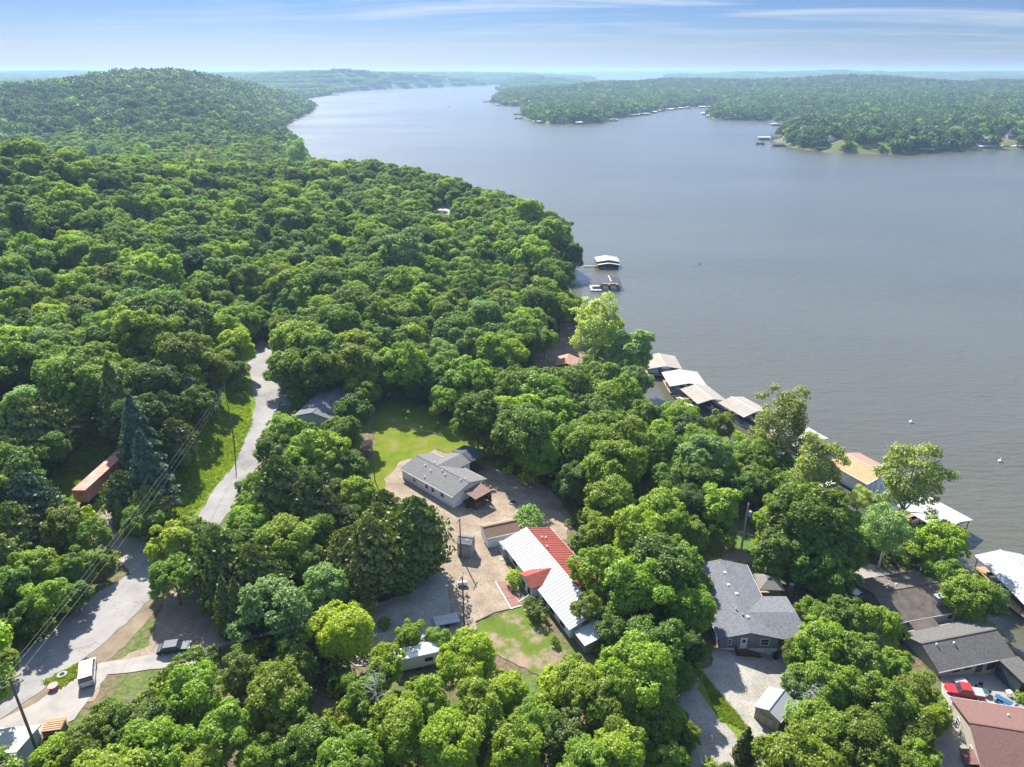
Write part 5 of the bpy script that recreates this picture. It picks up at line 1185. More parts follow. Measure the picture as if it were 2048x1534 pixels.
for s_ in (-1, 1): MB().box(-1.3, 1.3, s_ * .75 - .14, s_ * .75 + .14, .42, .48).build('bench', M_bluepl, t); MB().box(s_ * .9 - .05, s_ * .9 + .05, -.85, .85, 0, .7).build('leg', M_bluepl, t)
for k, (x, y, l_) in enumerate(((82.0, 83.6, 'flowering shrub tub at the yard corner nearest the water'), (83.2, 82.2, 'dark shrub by the cabin yard fence'))):
    t = root('garden_shrub', (x, y, G(x, y)), k, l_, 'shrub'); link('foliage', PROTO['shrub'][k]['crown'], t); link('stem', PROTO['shrub'][k]['trunk'], t); t.scale = (.8, .8, .7)
t = root('slatted_pergola', (86.6, 86.2, G(84, 86) + .1), R(-42), 'slatted purple grey pergola roof by the water at the right edge', 'pergola')
for k in range(22): MB().box(-5 + k * .45, -4.75 + k * .45, -2.3, 2.3, 2.3, 2.38).build('slat', M_shE, t)
for x in (-4.8, 0, 4.6):
    for y in (-2.1, 2.1): MB().box(x-.07, x+.07, y-.07, y+.07, -1.5, 2.3).build('post', M_woodd, t)
# planters and junk by the brown cabin patio
for k, (u_, v_, m_, l_) in enumerate(((1758, 1130, M_pink, 'red flower pot nearest the brown cabin patio'), (1770, 1138, M_brick, 'terracotta planter box on the patio edge'), (1785, 1127, M_teal, 'teal tarp covered crate by the patio'), (1748, 1122, M_stone, 'stone planter at the far patio corner'))):
    p_ = GP(u_, v_); t = root('planter', p_, k * .5, l_, 'planter'); MB().hexa([(-.45,-.3,0),(.45,-.3,0),(.45,.3,0),(-.45,.3,0),(-.6,-.4,.55),(.6,-.4,.55),(.6,.4,.55),(-.6,.4,.55)]).build('pot', m_, t)
    f = link('foliage', PROTO['shrub'][k % 3]['crown'], t); f.scale = (.4, .4, .35); f.location = (0, 0, .3)

# clutter by the road, bottom left
for k, (u_, v_, kind_, l_) in enumerate(((171, 1326, 'tyre', 'black tyre planter by the white van'), (125, 1353, 'tyre', 'pale ringed tyre in the weeds by the road'), (108, 1378, 'pot', 'faded pink tub by the road edge'), (140, 1345, 'plank', 'yellowish plank lying in the roadside weeds'), (158, 1338, 'plank', 'second plank in the roadside weeds, near the tyre planter'))):
    p_ = GP(u_, v_); t = root({'tyre': 'old_tyre', 'pot': 'pink_tub', 'plank': 'plank'}[kind_], (p_.x, p_.y, p_.z + .1), k * 1.1, l_, {'tyre': 'tyre', 'pot': 'tub', 'plank': 'plank'}[kind_])
    if kind_ == 'tyre':
        m = MB(); P = []
        for i in range(16):
            a0, a1 = i * math.pi / 8, (i + 1) * math.pi / 8; m.tube((.5 * math.cos(a0), .5 * math.sin(a0), .18), (.5 * math.cos(a1), .5 * math.sin(a1), .18), .19, n=8, cap=False)
        m.build('rubber_ring', M_black if k == 0 else M_lgrey, t)
    elif kind_ == 'pot': MB().tube((0, 0, 0), (0, 0, .6), .5, .65, 12).build('tub', M_pink, t)
    else: MB().box(-1.4, 1.4, -.15, .15, 0, .08).build('board', M_wood, t)
t = root('pallet_stack', (GP(112, 1462).x, GP(112, 1462).y, GP(112, 1462).z), R(10), 'stack of wooden pallets at the corner of the metal garage', 'pallets')
for j in range(6):
    for k in range(6): MB().box(-1.2, 1.2, -1 + k * .34, -.76 + k * .34, .12 + j * .22, .16 + j * .22).build('slat', M_wood, t)
    MB().box(-1.1, 1.1, -.9, -.8, .02 + j * .22, .115 + j * .22).build('runner', M_wood, t); MB().box(-1.1, 1.1, .8, .9, .02 + j * .22, .115 + j * .22).build('runner', M_wood, t)
t = root('satellite_dish', (GP(925, 1172).x, GP(925, 1172).y, G(GP(925, 1172).x, GP(925, 1172).y)), 0, 'white propane tank on the gravel just right of the upper pole top', 'tank')
t.name = 'propane_tank'; MB().path([(-.9, 0, .6), (-.75, 0, .6), (.75, 0, .6), (.9, 0, .6)], [.1, .42, .42, .1], 12).build('tank', M_trim, t, smooth=True)
for s_ in (-.5, .5): MB().box(s_ - .06, s_ + .06, -.3, .3, 0, .3).build('foot', M_dmetal, t)
# fire ring
p_ = GP(1026, 1006); t = root('fire_ring', p_, 0, 'stone fire ring on the gravel behind the white shed', 'fire pit')
for i in range(12):
    a = i * math.pi / 6; MB().box(-.17, .17, -.13, .13, 0, .3).build('stone', M_stone, t).matrix_basis = Matrix.Translation((.85 * math.cos(a), .85 * math.sin(a), 0)) @ Matrix.Rotation(a + 1.57, 4, 'Z')
MB().tube((0, 0, .0), (0, 0, .08), .7, n=16).build('ash', M_black, t)
# stones edging the lawn
t = root('stone_row', GP(830, 862), 0, 'broken row of pale field stones across the lawn', 'stones'); base = Vector(t.location)
pl = [(782, 838), (790, 842), (800, 852), (812, 853), (822, 857), (835, 859), (848, 862), (862, 865), (875, 868), (888, 872)]
for a, b in zip(pl, pl[1:]):
    for k in range(3):
        f = k / 3 + random.uniform(-.08, .08); p_ = GP(a[0] + (b[0]-a[0]) * f, a[1] + (b[1]-a[1]) * f + random.uniform(-.8, .8)) - base
        bm = bmesh.new(); bmesh.ops.create_icosphere(bm, subdivisions=1, radius=random.uniform(.22, .42))
        for v in bm.verts: v.co *= random.uniform(.8, 1.2); v.co.z *= .6
        me = bpy.data.meshes.new('stone'); bm.to_mesh(me); bm.free(); me.materials.append(M_stone); link('stone', me, t, p_ + Vector((0, 0, .12)))
# bushes at the houses
for k, (u_, v_, s_, tone, l_) in enumerate(((1030, 1172, 1.0, 'yellow', 'round yellow-green bush at the left of the entry stairs'), (1064, 1222, .95, 'dark', 'clipped dark green bush right of the entry stairs'), (1078, 1240, 1.05, 'dark', 'clipped dark green bush lower along the red roofed house'), (1057, 1052, 1.75, 'pale', 'pale feathery green bush behind the grey lean-to'), (1110, 1290, .5, 'mid', 'low grey-green plant on the side lawn'))):
    p_ = GP(u_, v_); t = root('garden_bush', p_, k, l_, 'bush'); c = link('foliage', PROTO['shrub'][k % 3]['crown'], t); c.material_slots[0].link = 'OBJECT'; c.material_slots[0].material = LM[tone]; link('stem', PROTO['shrub'][k % 3]['trunk'], t); t.scale = (s_, s_, s_ * 1.05)
# playset glimpsed by the lawn
p_ = GP(735, 905); t = root('playset', p_, .4, 'wooden playset and sheets half hidden at the lawn edge', 'playset')
for x in (-1, 1):
    for y in (-1, 1): MB().box(x-.06, x+.06, y-.06, y+.06, 0, 2.6).build('post', M_wood, t)
MB().box(-1.1, 1.1, -1.1, 1.1, 1.3, 1.42).build('platform', M_wood, t); r_ = MB(); r_.plate([(-1.3,-1.3,2.6),(1.3,-1.3,2.6),(1.3,0,3.3),(-1.3,0,3.3)], .06); r_.plate([(-1.3,0,3.3),(1.3,0,3.3),(1.3,1.3,2.6),(-1.3,1.3,2.6)], .06); r_.build('roof', M_wood, t)

# ------------------------------------------------------------------ docks and boats
def deck_boards(mb, x0, x1, y0, y1, z0=.35, z1=.5): mb.box(x0, x1, y0, y1, z0, z1)
def dock(label, c, ang, L, Wd, roofm, eave=3.1, rise=1.0, deckm=None, ribs=0, lift=False, simple=False, name='boat_dock', lower=None, wall=None):
    deckm = deckm or M_wood; t = root(name, (c[0], c[1], 0), R(ang), label, 'dock'); hl, hw = L / 2, Wd / 2
    r = MB(); roof_slab(r, -hl - .5, hl + .5, -hw - .4, eave, 0, eave + rise, .12); roof_slab(r, -hl - .5, hl + .5, hw + .4, eave, 0, eave + rise, .12); ro = r.build('roof', roofm, t)
    if not simple:
        MB().box(-hl - .52, hl + .52, -.16, .16, eave + rise + .003, eave + rise + .05).build('ridge_cap', M_trim, ro)
        rb = MB(); x = -hl - .2
        while x < hl + .5:
            roof_slab(rb, x - .02, x + .02, -hw - .4, eave + .035, 0, eave + rise + .035, .03); roof_slab(rb, x - .02, x + .02, hw + .4, eave + .035, 0, eave + rise + .035, .03); x += .9
        tag(rb.build('seam', roofm, ro), kind='stuff')
        for x in (-hl, hl):
            tr = MB(); tr.tube((x, -hw, eave - .25), (x, hw, eave - .25), .07, n=4); tr.tube((x, 0, eave - .25), (x, 0, eave + rise - .2), .06, n=4); tr.tube((x, -hw * .5, eave - .25), (x, 0, eave + rise - .3), .05, n=4); tr.tube((x, hw * .5, eave - .25), (x, 0, eave + rise - .3), .05, n=4); tr.build('truss', M_dmetal, t)
    for nm, (x0, x1, y0, y1) in (('finger_deck', (-hl, hl, -hw, -hw + 1.2)), ('finger_deck', (-hl, hl, hw - 1.2, hw)), ('main_deck', (-hl, -hl + 1.8, -hw + 1.2, hw - 1.2)), ('finger_deck', (-hl + 1.8, hl, -.5, .5))):
        d = MB().box(x0, x1, y0, y1, .38, .5).build(nm, deckm, t)
        if not simple: MB().box(x0 + .1, x1 - .1, y0 + .1, y1 - .1, -.3, .375).build('float', M_dmetal, d)
    for x in ((-hl + .1, 0, hl - .1) if not simple else (-hl + .1, hl - .1)):
        for y in (-hw + .1, hw - .1): MB().box(x - .07, x + .07, y - .07, y + .07, .5, eave).build('post', M_dmetal, t)
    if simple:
        bl = MB(); [bl.box(-hl + 2.0, hl - .6, y0, y0 + hw * .55, .2, 1.9) for y0 in (-hw * .75, hw * .2)]; bl.build('shade_block', M_dmetal, t)  # dark blocks added so the space under the roof reads as shade
    if lower:
        lx0, lx1, lz = lower; q = MB(); roof_slab(q, lx0, lx1, -hw, lz, 0, lz + rise * .8, .1); roof_slab(q, lx0, lx1, hw, lz, 0, lz + rise * .8, .1); q.build('lower_roof', roofm, t)
    if wall: MB().box(-hl + .1, hl - .1, hw - .12, hw - .06, .5, eave - .1).build('wall', wall, t); MB().box(-hl + .1, -hl + .16, -hw + .1, hw - .12, .5, eave - .1).build('wall', wall, t)
    return t
def boat(label, c, ang, L=6.0, hull=M_whitep, top=M_teal, cover=True, name='motor_boat', z=0):
    t = root(name, (c[0], c[1], z), R(ang), label, 'boat'); n = 9; V = []; w = L * .19
    for k in range(n):
        f = k / (n - 1); x = -L / 2 + L * f; ww = w * (1 - max(0, f - .45) ** 2 * 3.1); zz = .55 + .28 * f * f
        V += [(x, -ww, zz), (x, -ww * .75, -.15 + .25 * f ** 3), (x, ww * .75, -.15 + .25 * f ** 3), (x, ww, zz)]
    m = MB(); Fs = []
    for k in range(n - 1):
        a = k * 4
        for i in range(3): Fs.append((a + i, a + i + 1, a + i + 5, a + i + 4))
    Fs += [(0, 3, 2, 1), ((n-1)*4, (n-1)*4+1, (n-1)*4+2, (n-1)*4+3)]; m.add(V, Fs); m.build('hull', hull, t)
    d = MB(); Vd = []
    for k in range(n): a = V[k*4]; b = V[k*4+3]; Vd += [(a[0], a[1]*.9, a[2] + (.22 if cover and 1 < k < 7 else -.05)), (b[0], b[1]*.9, b[2] + (.22 if cover and 1 < k < 7 else -.05))]
    d.add(Vd, [(2*k, 2*k+1, 2*k+3, 2*k+2) for k in range(n-1)]); d.build('cover' if cover else 'deck', top, t)
    MB().hexa([(L*.08,-w*.7,.7),(L*.22,-w*.5,.7),(L*.22,w*.5,.7),(L*.08,w*.7,.7),(L*.02,-w*.62,1.15),(L*.06,-w*.5,1.15),(L*.06,w*.5,1.15),(L*.02,w*.62,1.15)]).build('windscreen', M_glass, t)
    MB().box(-L/2 - .45, -L/2, -.2, .2, -.1, .95).build('outboard', M_black, t); return t
dock('farthest tan roofed dock of the row, half behind the pale tree', (51.5, 227), 90, 11, 11, M_tan)
dock('pale blue-white roofed dock, second from the far end of the row', (56, 212.6), -88, 10.6, 11.2, M_bluew)
dock('tan roofed dock beside the L shaped wooden walkway', (59.2, 200.3), -75, 10.4, 9.0, M_tan)
dock('tan roofed dock nearest the grey boat, end of the tan row', (69.2, 191.6), -64, 10.2, 9.2, M_tan)
dock('white roofed dock behind the tallest thin sycamore', (78.5, 175), -66, 12, 11, M_wmetal)
dock('white roofed dock behind the spreading sycamore', (96, 136), -64, 10.5, 9.5, M_wmetal)
dock('large white ribbed dock roof at the right edge of the photo', (101.2, 113.2), -88, 14, 9.4, M_wmetal, rise=1.2)
dock('two tier white roofed dock, farther of the pair below the point', (50.6, 373), -90, 10, 11.5, M_wmetal, lower=(5.4, 8.2, 2.2), deckm=M_woodd, wall=M_tan)
dock('dark roofed dock, nearer of the pair below the point', (46.8, 331.5), -90, 9.5, 9.5, M_dgrey, lower=None)
t = root('side_canopy', (39.8, 330, 0), 0, 'low dark canopy and swim platform beside the dark roofed dock', 'canopy'); q = MB(); q.plate([(-2.4,-2.6,2.6),(2.4,-2.6,2.6),(2.4,2.6,2.9),(-2.4,2.6,2.9)], .1); q.build('roof', M_dgrey, t); MB().box(-2.6, 2.4, -6.5, 2.6, .3, .5).build('platform', M_lgrey, t)
for x in (-2.2, 2.2):
    for y in (-2.4, 2.4): MB().box(x-.06, x+.06, y-.06, y+.06, .5, 2.6).build('post', M_dmetal, t)
# orange boathouse with two slopes
t = root('orange_boathouse', (80.9, 157.2, 0), R(-64), 'L shaped boathouse, orange front roof slope, pink brown rear slope, white walls', 'boathouse')
r = MB(); roof_slab(r, -.4, 11.4, -.5, 3.9, 5.3, 5.2, .14, 0); roof_slab(r, -.4, 7.0, 10.9, 3.9, 5.3, 5.2, .14, 1); ro = r.build('roof', [M_orange, M_pinkr], t)
fb = MB(); fb.tube((11.42, -.5, 3.86), (11.42, 5.3, 5.14), .1, n=4); fb.tube((7.02, 5.3, 5.14), (7.02, 10.9, 3.86), .1, n=4); fb.tube((-.4, 5.3, 5.24), (11.4, 5.3, 5.24), .1, n=4); fb.tube((-.4, -.52, 3.86), (11.4, -.52, 3.86), .07, n=4); fb.build('fascia', M_trim, ro)
MB().box(0, 11, 0, .12, .5, 3.8).build('wall', M_white, t); MB().box(10.9, 11, .12, 5.2, .5, 4.1).build('wall', M_white, t); MB().box(6.6, 6.7, 5.2, 10.4, .5, 3.9).build('wall', M_white, t); MB().box(0, .12, .12, 10.4, .5, 3.8).build('wall', M_white, t)
for y in (1.6, 3.3): MB().box(11.0, 11.03, y, y + .1, .5, 4.0).build('wall_post', M_dmetal, t)
for y in (6.6, 8.3, 9.9): MB().box(6.7, 6.75, y, y + .1, .5, 3.9).build('wall_post', M_dmetal, t)
MB().box(-.2, 13.4, -.3, 10.8, .3, .5).build('deck', M_bluew, t); MB().box(0, 13.2, 0, 10.5, -.3, .295).build('float', M_dmetal, t)
rt, ro, zt, sl = house('green_boathouse', 'dark green roofed boathouse on the bank among trees', 'boathouse', (71.8, 133.2), -78, 7.6, 5.4, 2.4, 1.6, M_woodd, M_green, .3, trim=M_green)
def walkway(name, label, P, w, mat, z=.55, rail=False):
    a, b = [Vector((*W(*q, z).xy, z)) for q in P]; d = (b - a).normalized(); n_ = Vector((-d.y, d.x, 0)) * w / 2
    t = root(name, (a.x, a.y, 0), math.atan2(d.y, d.x), label, 'walkway'); L_ = (b - a).length
    k = 0; x = 0
    while x < L_: MB().box(x, min(L_, x + .9) - .03, -w/2, w/2, z - .12, z).build('plank', mat, t); x += .9
    if rail:
        r_ = MB(); 
        for s_ in (-1, 1): r_.tube((0, s_ * w/2, z + 1), (L_, s_ * w/2, z + 1), .04, n=4); [r_.tube((q * L_ / 8, s_ * w/2, z), (q * L_ / 8, s_ * w/2, z + 1), .035, n=4) for q in range(9)]
        r_.build('handrail', M_steel, t)
    return t
walkway('dock_walkway', 'wide wooden walkway between the pale blue and tan docks', ((1353, 789), (1389, 817)), 3.0, M_wood)
walkway('gangway', 'long railed wooden gangway from the bank to the wide walkway', ((1291, 815), (1371, 806)), 1.5, M_wood, .7, True)
walkway('gangway', 'short wooden gangway to the grey boat dock', ((1447, 835), (1466, 832)), 1.3, M_wood)
walkway('gangway', 'pale gangway to the white two tier dock', ((1168, 531), (1194, 531)), 1.5, M_wood, .7, True)
walkway('gangway', 'pale gangway to the dark roofed dock', ((1150, 564), (1178, 566)), 1.5, M_steel, .7, True)
walkway('dock_walkway', 'orange plank platform under the large white dock roof', ((2019, 1206), (2060, 1238)), 1.6, M_wood)
walkway('gangway', 'white gangway glimpsed under the sycamore by the orange boathouse', ((1635, 975), (1668, 963)), 1.4, M_trim)
for k, (u_, v_) in enumerate(((1362, 800), (1384, 814))):
    p_ = W(u_, v_, .55); t = root('dock_box', p_, -.9, ['white dock box at the far end of the wide walkway', 'white dock box at the near end of the wide walkway'][k], 'dock box'); MB().box(-.9, .9, -.35, .35, 0, .55).build('body', M_trim, t, bevel=.03); MB().box(-.95, .95, -.4, .4, .552, .64).build('lid', M_trim, t)
b_ = W(1486, 851, 0); boat('grey and white runabout moored at the last tan dock', (b_.x, b_.y), 130, 5.6, M_whitep, M_silv, False)
b_ = W(1580, 918, 0); boat('dark covered boat moored by the tall sycamore', (b_.x, b_.y), 125, 6.4, M_bluep, M_teal, True)
b_ = W(1556, 908, 0); boat('small white boat at the shore shed', (b_.x, b_.y), 160, 4.2, M_whitep, M_silv, True)
b_ = W(1452, 826, 0); boat('personal white boat under the edge of the last tan dock', (b_.x, b_.y), 118, 4.4, M_whitep, M_teal, False)
boat('covered boat inside the tan dock by the wide walkway', (60, 199.5), -75, 7, M_whitep, M_teal); boat('dark boat inside the pale blue-white dock', (59, 211), -88, 7, M_bluep, M_teal)
b_ = W(897, 213, 0); boat('tiny dark motor boat out on the open lake', (b_.x, b_.y), 10, 9, M_bluep, M_teal, True)
for k, (u_, v_) in enumerate(((1822, 845), (2000, 923), (1399, 528))):
    p_ = W(u_, v_, 0); t = root('mooring_buoy', p_, 0, ['white buoy floating straight above the spreading sycamore', 'white buoy near the right edge of the photo', 'small dark buoy far out beyond the white dock'][k], 'buoy')
    MB().path([(0, 0, -.2), (0, 0, .05), (0, 0, .35), (0, 0, .6), (0, 0, 1.0)], [.25, .5, .5, .18, .1], 10).build('float', M_trim if k < 2 else M_dmetal, t)
# far docks
FD = [(1410,228,14,0),(1420,233,14,1),(1457,238,14,0),(1519,240,13,2),(1571,239,13,0),(1552,250,19,1),(1529,278,26,1),(1520,287,17,2),(1557,291,24,2),(1645,300,22,0),(1845,303,28,1),(1876,300,30,1),(1901,297,32,0),(1935,297,14,0),(1964,297,20,1),(2002,296,16,0),(2036,296,30,0),
 (996,210,9,0),(974,203,16,2),(1030,211,6,0),(1033,228,14,2),(1037,236,17,2),(1080,245,12,1),(1121,245,16,3),(1158,247,12,0),(1227,241,17,1),(1219,236,13,1),(1234,234,12,0),(1247,233,12,1),(1259,232,12,1),(1271,231,12,0),(1288,229,22,1),(1305,225,14,0),(1322,222,12,1),(1339,219.6,12,0),(1349,218.5,12,1),(1362,217,9,0),(1376,216,10,0),(1404,214.5,12,0),(1419,214,9,1),(764,180,6,0),(674,189.5,9,2),(631,211,10,2)]
for k, (u_, v_, w_, c_) in enumerate(FD):
    p_ = W(u_, v_ + 1.3, 0); d_ = (p_ - Vector((0, 0, CH))).length; wm = w_ * d_ / F
    grp = lambda q: 'at the far wooded point' if 1500 < q[0] < 1660 and q[1] > 245 else 'along the far right shore' if q[0] > 1660 else 'on the left far shore' if q[0] < 800 else 'in the bay mouth row' if q[0] > 1210 and q[1] < 245 else 'on the middle peninsula shore'
    nearb = grp((u_, v_)); mem = sorted((q for q in FD if grp(q) == nearb), key=lambda q: q[0]); order = ('first second third fourth fifth sixth seventh eighth ninth tenth eleventh twelfth thirteenth fourteenth fifteenth sixteenth seventeenth eighteenth nineteenth twentieth'.split() + ['later'] * 20)[mem.index((u_, v_, w_, c_))]
    colr = ['white roofed', 'grey roofed', 'dark roofed', 'reddish roofed'][c_]
    dp = min(wm * .7, 11)
    nb = 'left' if k else 'left'
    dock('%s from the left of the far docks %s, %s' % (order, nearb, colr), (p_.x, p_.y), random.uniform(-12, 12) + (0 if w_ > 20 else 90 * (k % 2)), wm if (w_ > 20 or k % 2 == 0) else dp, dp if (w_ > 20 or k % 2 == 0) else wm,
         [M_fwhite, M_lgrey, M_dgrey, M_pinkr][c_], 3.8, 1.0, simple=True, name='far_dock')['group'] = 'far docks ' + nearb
# far houses
for (u_, v_, L_, W_, wm_, rm_, an_, l_) in ((1540, 283, 16, 10, M_white, M_shB, -15, 'white lake house with brown roof on the tip of the far point'), (1606, 262, 18, 11, M_white, M_shB, 10, 'brown roofed house above the far point trees'),
    (1855, 262, 14, 9, M_white, M_wmetal, -30, 'white roofed house in the wood on the far right shore'), (1893, 266, 13, 9, M_lgrey, M_bluew, 20, 'grey house in the wood right of the white roofed one'), (1828, 282, 9, 9, M_greys, M_shC, 80, 'blue-grey gabled house close above the far right shore'),
    (1968, 285, 15, 8, M_stone, M_tan, 0, 'tan terraced house below the bright lawn on the far right shore'), (1668, 281, 6, 9, M_white, M_pinkr, 80, 'small pink roofed cottage between far point trees'), (2015, 278, 14, 8, M_lgrey, M_shE, 5, 'grey roofed house near the right edge on the far shore'),
    (244, 341, 20, 8, M_white, M_lgrey, -5, 'long white house at the cove below the left hill'), (1450, 233, 12, 8, M_lgrey, M_shE, 20, 'grey house hidden on the mid right shore'), (1502, 233, 14, 9, M_lgrey, M_shE, 0, 'dark house on the mid right shore'),
    (1108, 240, 12, 8, M_cream, M_tan, 30, 'cream house on the middle peninsula shore'), (1056, 207, 16, 9, M_white, M_wmetal, 0, 'white roofed house on the left tip of the middle peninsula')):
    p_ = GPF(u_, v_); s_ = (p_ - Vector((0, 0, CH))).length
    rt, ro, zt, sl = house('far_house', l_, 'house', (p_.x, p_.y), an_, L_, W_, 4.6, 2.2, wm_, rm_, .5)
    for q in (.2, .5, .8): window(rt, 'y0', L_, W_, L_ * q, 1.2, 1.6, 1.8, M_trim)

# ------------------------------------------------------------------ utility poles and wires
def pole(ub, vb, vt, label, arms=1, mat=M_woodp, r=.16, az=0, xf=False, base=None):
    b = GP(ub, vb) if base is None else base
    lo_, hi_ = 3, 30
    for _ in range(30):
        m_ = (lo_ + hi_) / 2; v = project([(b.x, b.y, b.z + m_)])[1][0]
        if v > vt: lo_ = m_
        else: hi_ = m_
    h = lo_; t = root('utility_pole', b, az, label, 'utility pole'); MB().path([(0, 0, -.5), (0, 0, h * .5), (0, 0, h)], [r * 1.15, r * .95, r * .75], 9).build('pole', mat, t)
    tips = []
    for k in range(arms):
        z_ = h - .35 - k * .9; a_ = MB().box(-1.15, 1.15, r * .7, r * .7 + .1, z_, z_ + .12).build('crossarm', mat, t)
        for x in (-1.05, -.4, 1.05): MB().tube((x, r * .7 + .05, z_ + .12), (x, r * .7 + .05, z_ + .38), .06, .045, 7).build('insulator', M_bluew, a_)
        if k == 0: tips = [t.matrix_basis @ Vector((x, r * .7 + .05, z_ + .38)) for x in (-1.05, -.4, 1.05)]
    if not arms: tips = [t.matrix_basis @ Vector((0, .1, h - q)) for q in (.3, 1.3, 1.9)]; MB().tube((0, 0, h), (0, 0, h + .3), .05, n=6).build('insulator', M_bluew, t)
    if xf:
        q = MB().tube((0, -r - .38, h - 2.6), (0, -r - .38, h - 1.5), .32, n=12).build('transformer', M_steel, t); MB().box(-.06, .06, -r - .1, -r * .5, h - 2.2, h - 1.9).build('bracket', M_dmetal, t); MB().tube((.12, -r - .38, h - 1.5), (.12, -r - .38, h - 1.2), .05, n=6).build('bushing', M_trim, q)
    bpy.context.view_layer.update()
    return t, [Vector((math.cos(az) * (p.x - 0) - math.sin(az) * p.y, math.sin(az) * p.x + math.cos(az) * p.y, p.z)) if False else p for p in tips], h
def wpos(t, tips): return tips
def fix(tp):   # tips in world space
    t, tips, h = tp
    M = Matrix.Translation(t.location) @ Matrix.Rotation(t.rotation_euler.z, 4, 'Z'); Mi = t.matrix_basis.inverted()
    return [M @ (Mi @ p) for p in tips]
def wire(a, b, sag, label, r=.008, group=None):
    m = MB(); P = []
    for k in range(17):
        f = k / 16; p = a.lerp(b, f); p.z -= sag * 4 * f * (1 - f); P.append(p)
    m.path(P, [r] * 17, 4); return tag(m.build('power_line', M_wire), label, 'power line', group)
P5b = Vector((-55.9, 55.8, G(-55.9, 55.8)))
# stand the corner pole where its foot and head line up with the photo
P5 = pole(82, 1523, 1356, 'tall dark utility pole leaning over the metal garage, bottom left', 2, M_woodp, .17, R(35))
P6 = pole(468, 880, 768, 'utility pole in the grass verge left of the road', 0, M_woodp, .14, R(20))
P1 = pole(922, 1113, 1037, 'utility pole standing against the small grey shed', 1, M_woodp, .13, R(75))
P2 = pole(929, 1274, 1152, 'utility pole in front of the side lawn', 1, M_woodp, .14, R(75))
P3 = pole(1481, 1108, 1008, 'pale utility pole with grey transformer behind the grey house', 0, M_woodl, .19, R(60), True)
P4 = pole(1541, 1560, 1472, 'utility pole with white transformer at the bottom edge', 0, M_woodl, .17, R(160), True)
P7 = pole(750, 962, 882, 'short utility pole at the left edge of the lawn', 0, M_woodp, .11, 0)
w5, w6, w1, w2, w3, w4, w7 = [fix(p) for p in (P5, P6, P1, P2, P3, P4, P7)]
for k in range(3): wire(w5[k], w6[k], 1.2 + .15 * k, ['leftmost of three long wires following the road', 'middle one of three long wires following the road', 'lowest right one of three long wires following the road'][k], .009)
for k in range(2): wire(w2[k], w5[k] - Vector((0, 0, 1.0)), 1.6, ['upper of two wires crossing the drive to the left corner', 'lower of two wires crossing the drive to the left corner'][k], .008)
wire(w1[0], w2[0], .4, 'short wire between the two court poles'); wire(w1[2], w7[0], .5, 'wire from the shed pole toward the lawn pole')
wire(w3[0], Vector((33.0, 112.0, G(33, 112) + 8.0)), .8, 'wire leaving the transformer pole to the left'); wire(w2[2], Vector((2.5, 98.6, 15.2)), .3, 'service wire from pole to red roofed house')
wire(w6[1], w6[1] + Vector((14, 46, 4)), .6, 'wire running on from the verge pole up the road')

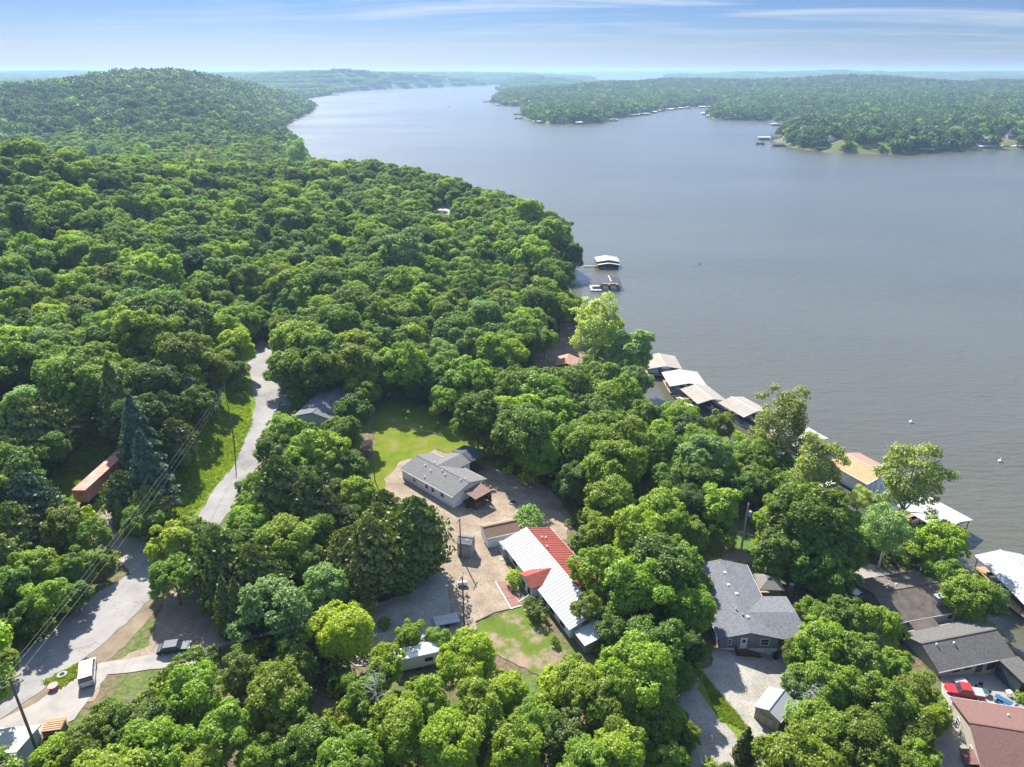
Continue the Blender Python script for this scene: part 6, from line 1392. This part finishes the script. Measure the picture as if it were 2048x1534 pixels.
# dead branches with bare twigs
def twigs(u, v, h0, rad, label):
    p = GP(u, v); t = root('bare_branch', (p.x, p.y, p.z), 0, label, 'branch'); rr = random.Random(int(u)); m = MB()
    m.path([(0, 0, 0), (.1, .1, h0 * .6), (.2, 0, h0)], [.12, .09, .06], 6)
    for k in range(26):
        a = rr.uniform(0, 6.28); d = Vector((math.cos(a), math.sin(a), rr.uniform(-.2, .7))).normalized() * rad * rr.uniform(.5, 1); s = Vector((.1, .05, h0 * rr.uniform(.6, 1)))
        m.path([s, s + d * .5 + Vector((0, 0, rr.uniform(-.3, .3))), s + d], [.045, .03, .012], 4)
        e = s + d * .6; m.path([e, e + Vector((rr.uniform(-1, 1), rr.uniform(-1, 1), rr.uniform(0, .8))) * .6], [.02, .008], 4)
    m.build('twig', BARKP, t)
twigs(760, 700, 8, 2.8, 'bare grey dead tree by the road bend belt'); twigs(1590, 1000, 7, 2.6, 'bare branch end by the shore shed'); twigs(330, 640, 12, 3.0, 'dead grey treetop on the wooded hillside'); twigs(1085, 905, 9, 2.4, 'dead branch beside the lawn edge trees')
twigs(1600, 1470, 9.5, 2.6, 'bare grey twigs sticking out beside the beige shed'); twigs(440, 840, 6, 2.5, 'bare grey twigs at the verge edge'); twigs(1330, 1470, 8, 2.6, 'bare pale branches left of the grey house drive'); twigs(660, 1020, 7, 2.2, 'bare twigs among the cedars by the court'); twigs(760, 1490, 13, 2.5, 'bare bent branch over the foreground trees')

# tufts of grass on the rough verge
def tufts(name, polys, n, label):
    b = []
    for k in range(3):
        m_ = 26; C = np.stack([RNG.normal(0, .22, m_), RNG.normal(0, .22, m_), RNG.uniform(.05, .22, m_)], 1); N = RNG.normal(size=(m_, 3)); N[:, 2] *= .3
        b.append(quads_mesh('grass_tuft', C, N, np.full(m_, .07), RNG.uniform(0, 1, m_), [LM['grass'], LM['grass'], LM['mid']][k], 1.8))
    P = []
    for poly in polys:
        W_ = [GP(*q) for q in poly]; xs = [q.x for q in W_]; ys = [q.y for q in W_]
        x = RNG.uniform(min(xs), max(xs), n); y = RNG.uniform(min(ys), max(ys), n); ok = pip(x, y, [(q.x, q.y) for q in W_]); P.append(np.stack([x[ok], y[ok]], 1))
    P = np.concatenate(P); z = height(P[:, 0], P[:, 1]) + .05
    scatter(name, np.column_stack([P, z]), RNG.uniform(.4, 1.1, len(P)), RNG.uniform(0, 6.28, len(P)), RNG.integers(0, 3, len(P)), b)['label'] = label
tufts('verge_tufts', [[(430, 805), (492, 760), (505, 850), (465, 930), (420, 985), (385, 1030), (335, 1035), (330, 960), (365, 900)], [(95, 1000), (150, 930), (190, 870), (235, 905), (150, 1005)]], 9000, 'weedy grass tufts on the verge and by the trailer')
tufts('yard_tufts', [[(1400, 1340), (1430, 1380), (1500, 1462), (1440, 1440)], [(90, 1365), (165, 1325), (180, 1335), (120, 1375)], [(1400, 1080), (1440, 1090), (1440, 1115), (1400, 1112)]], 2200, 'short grass tufts along the drive edges')
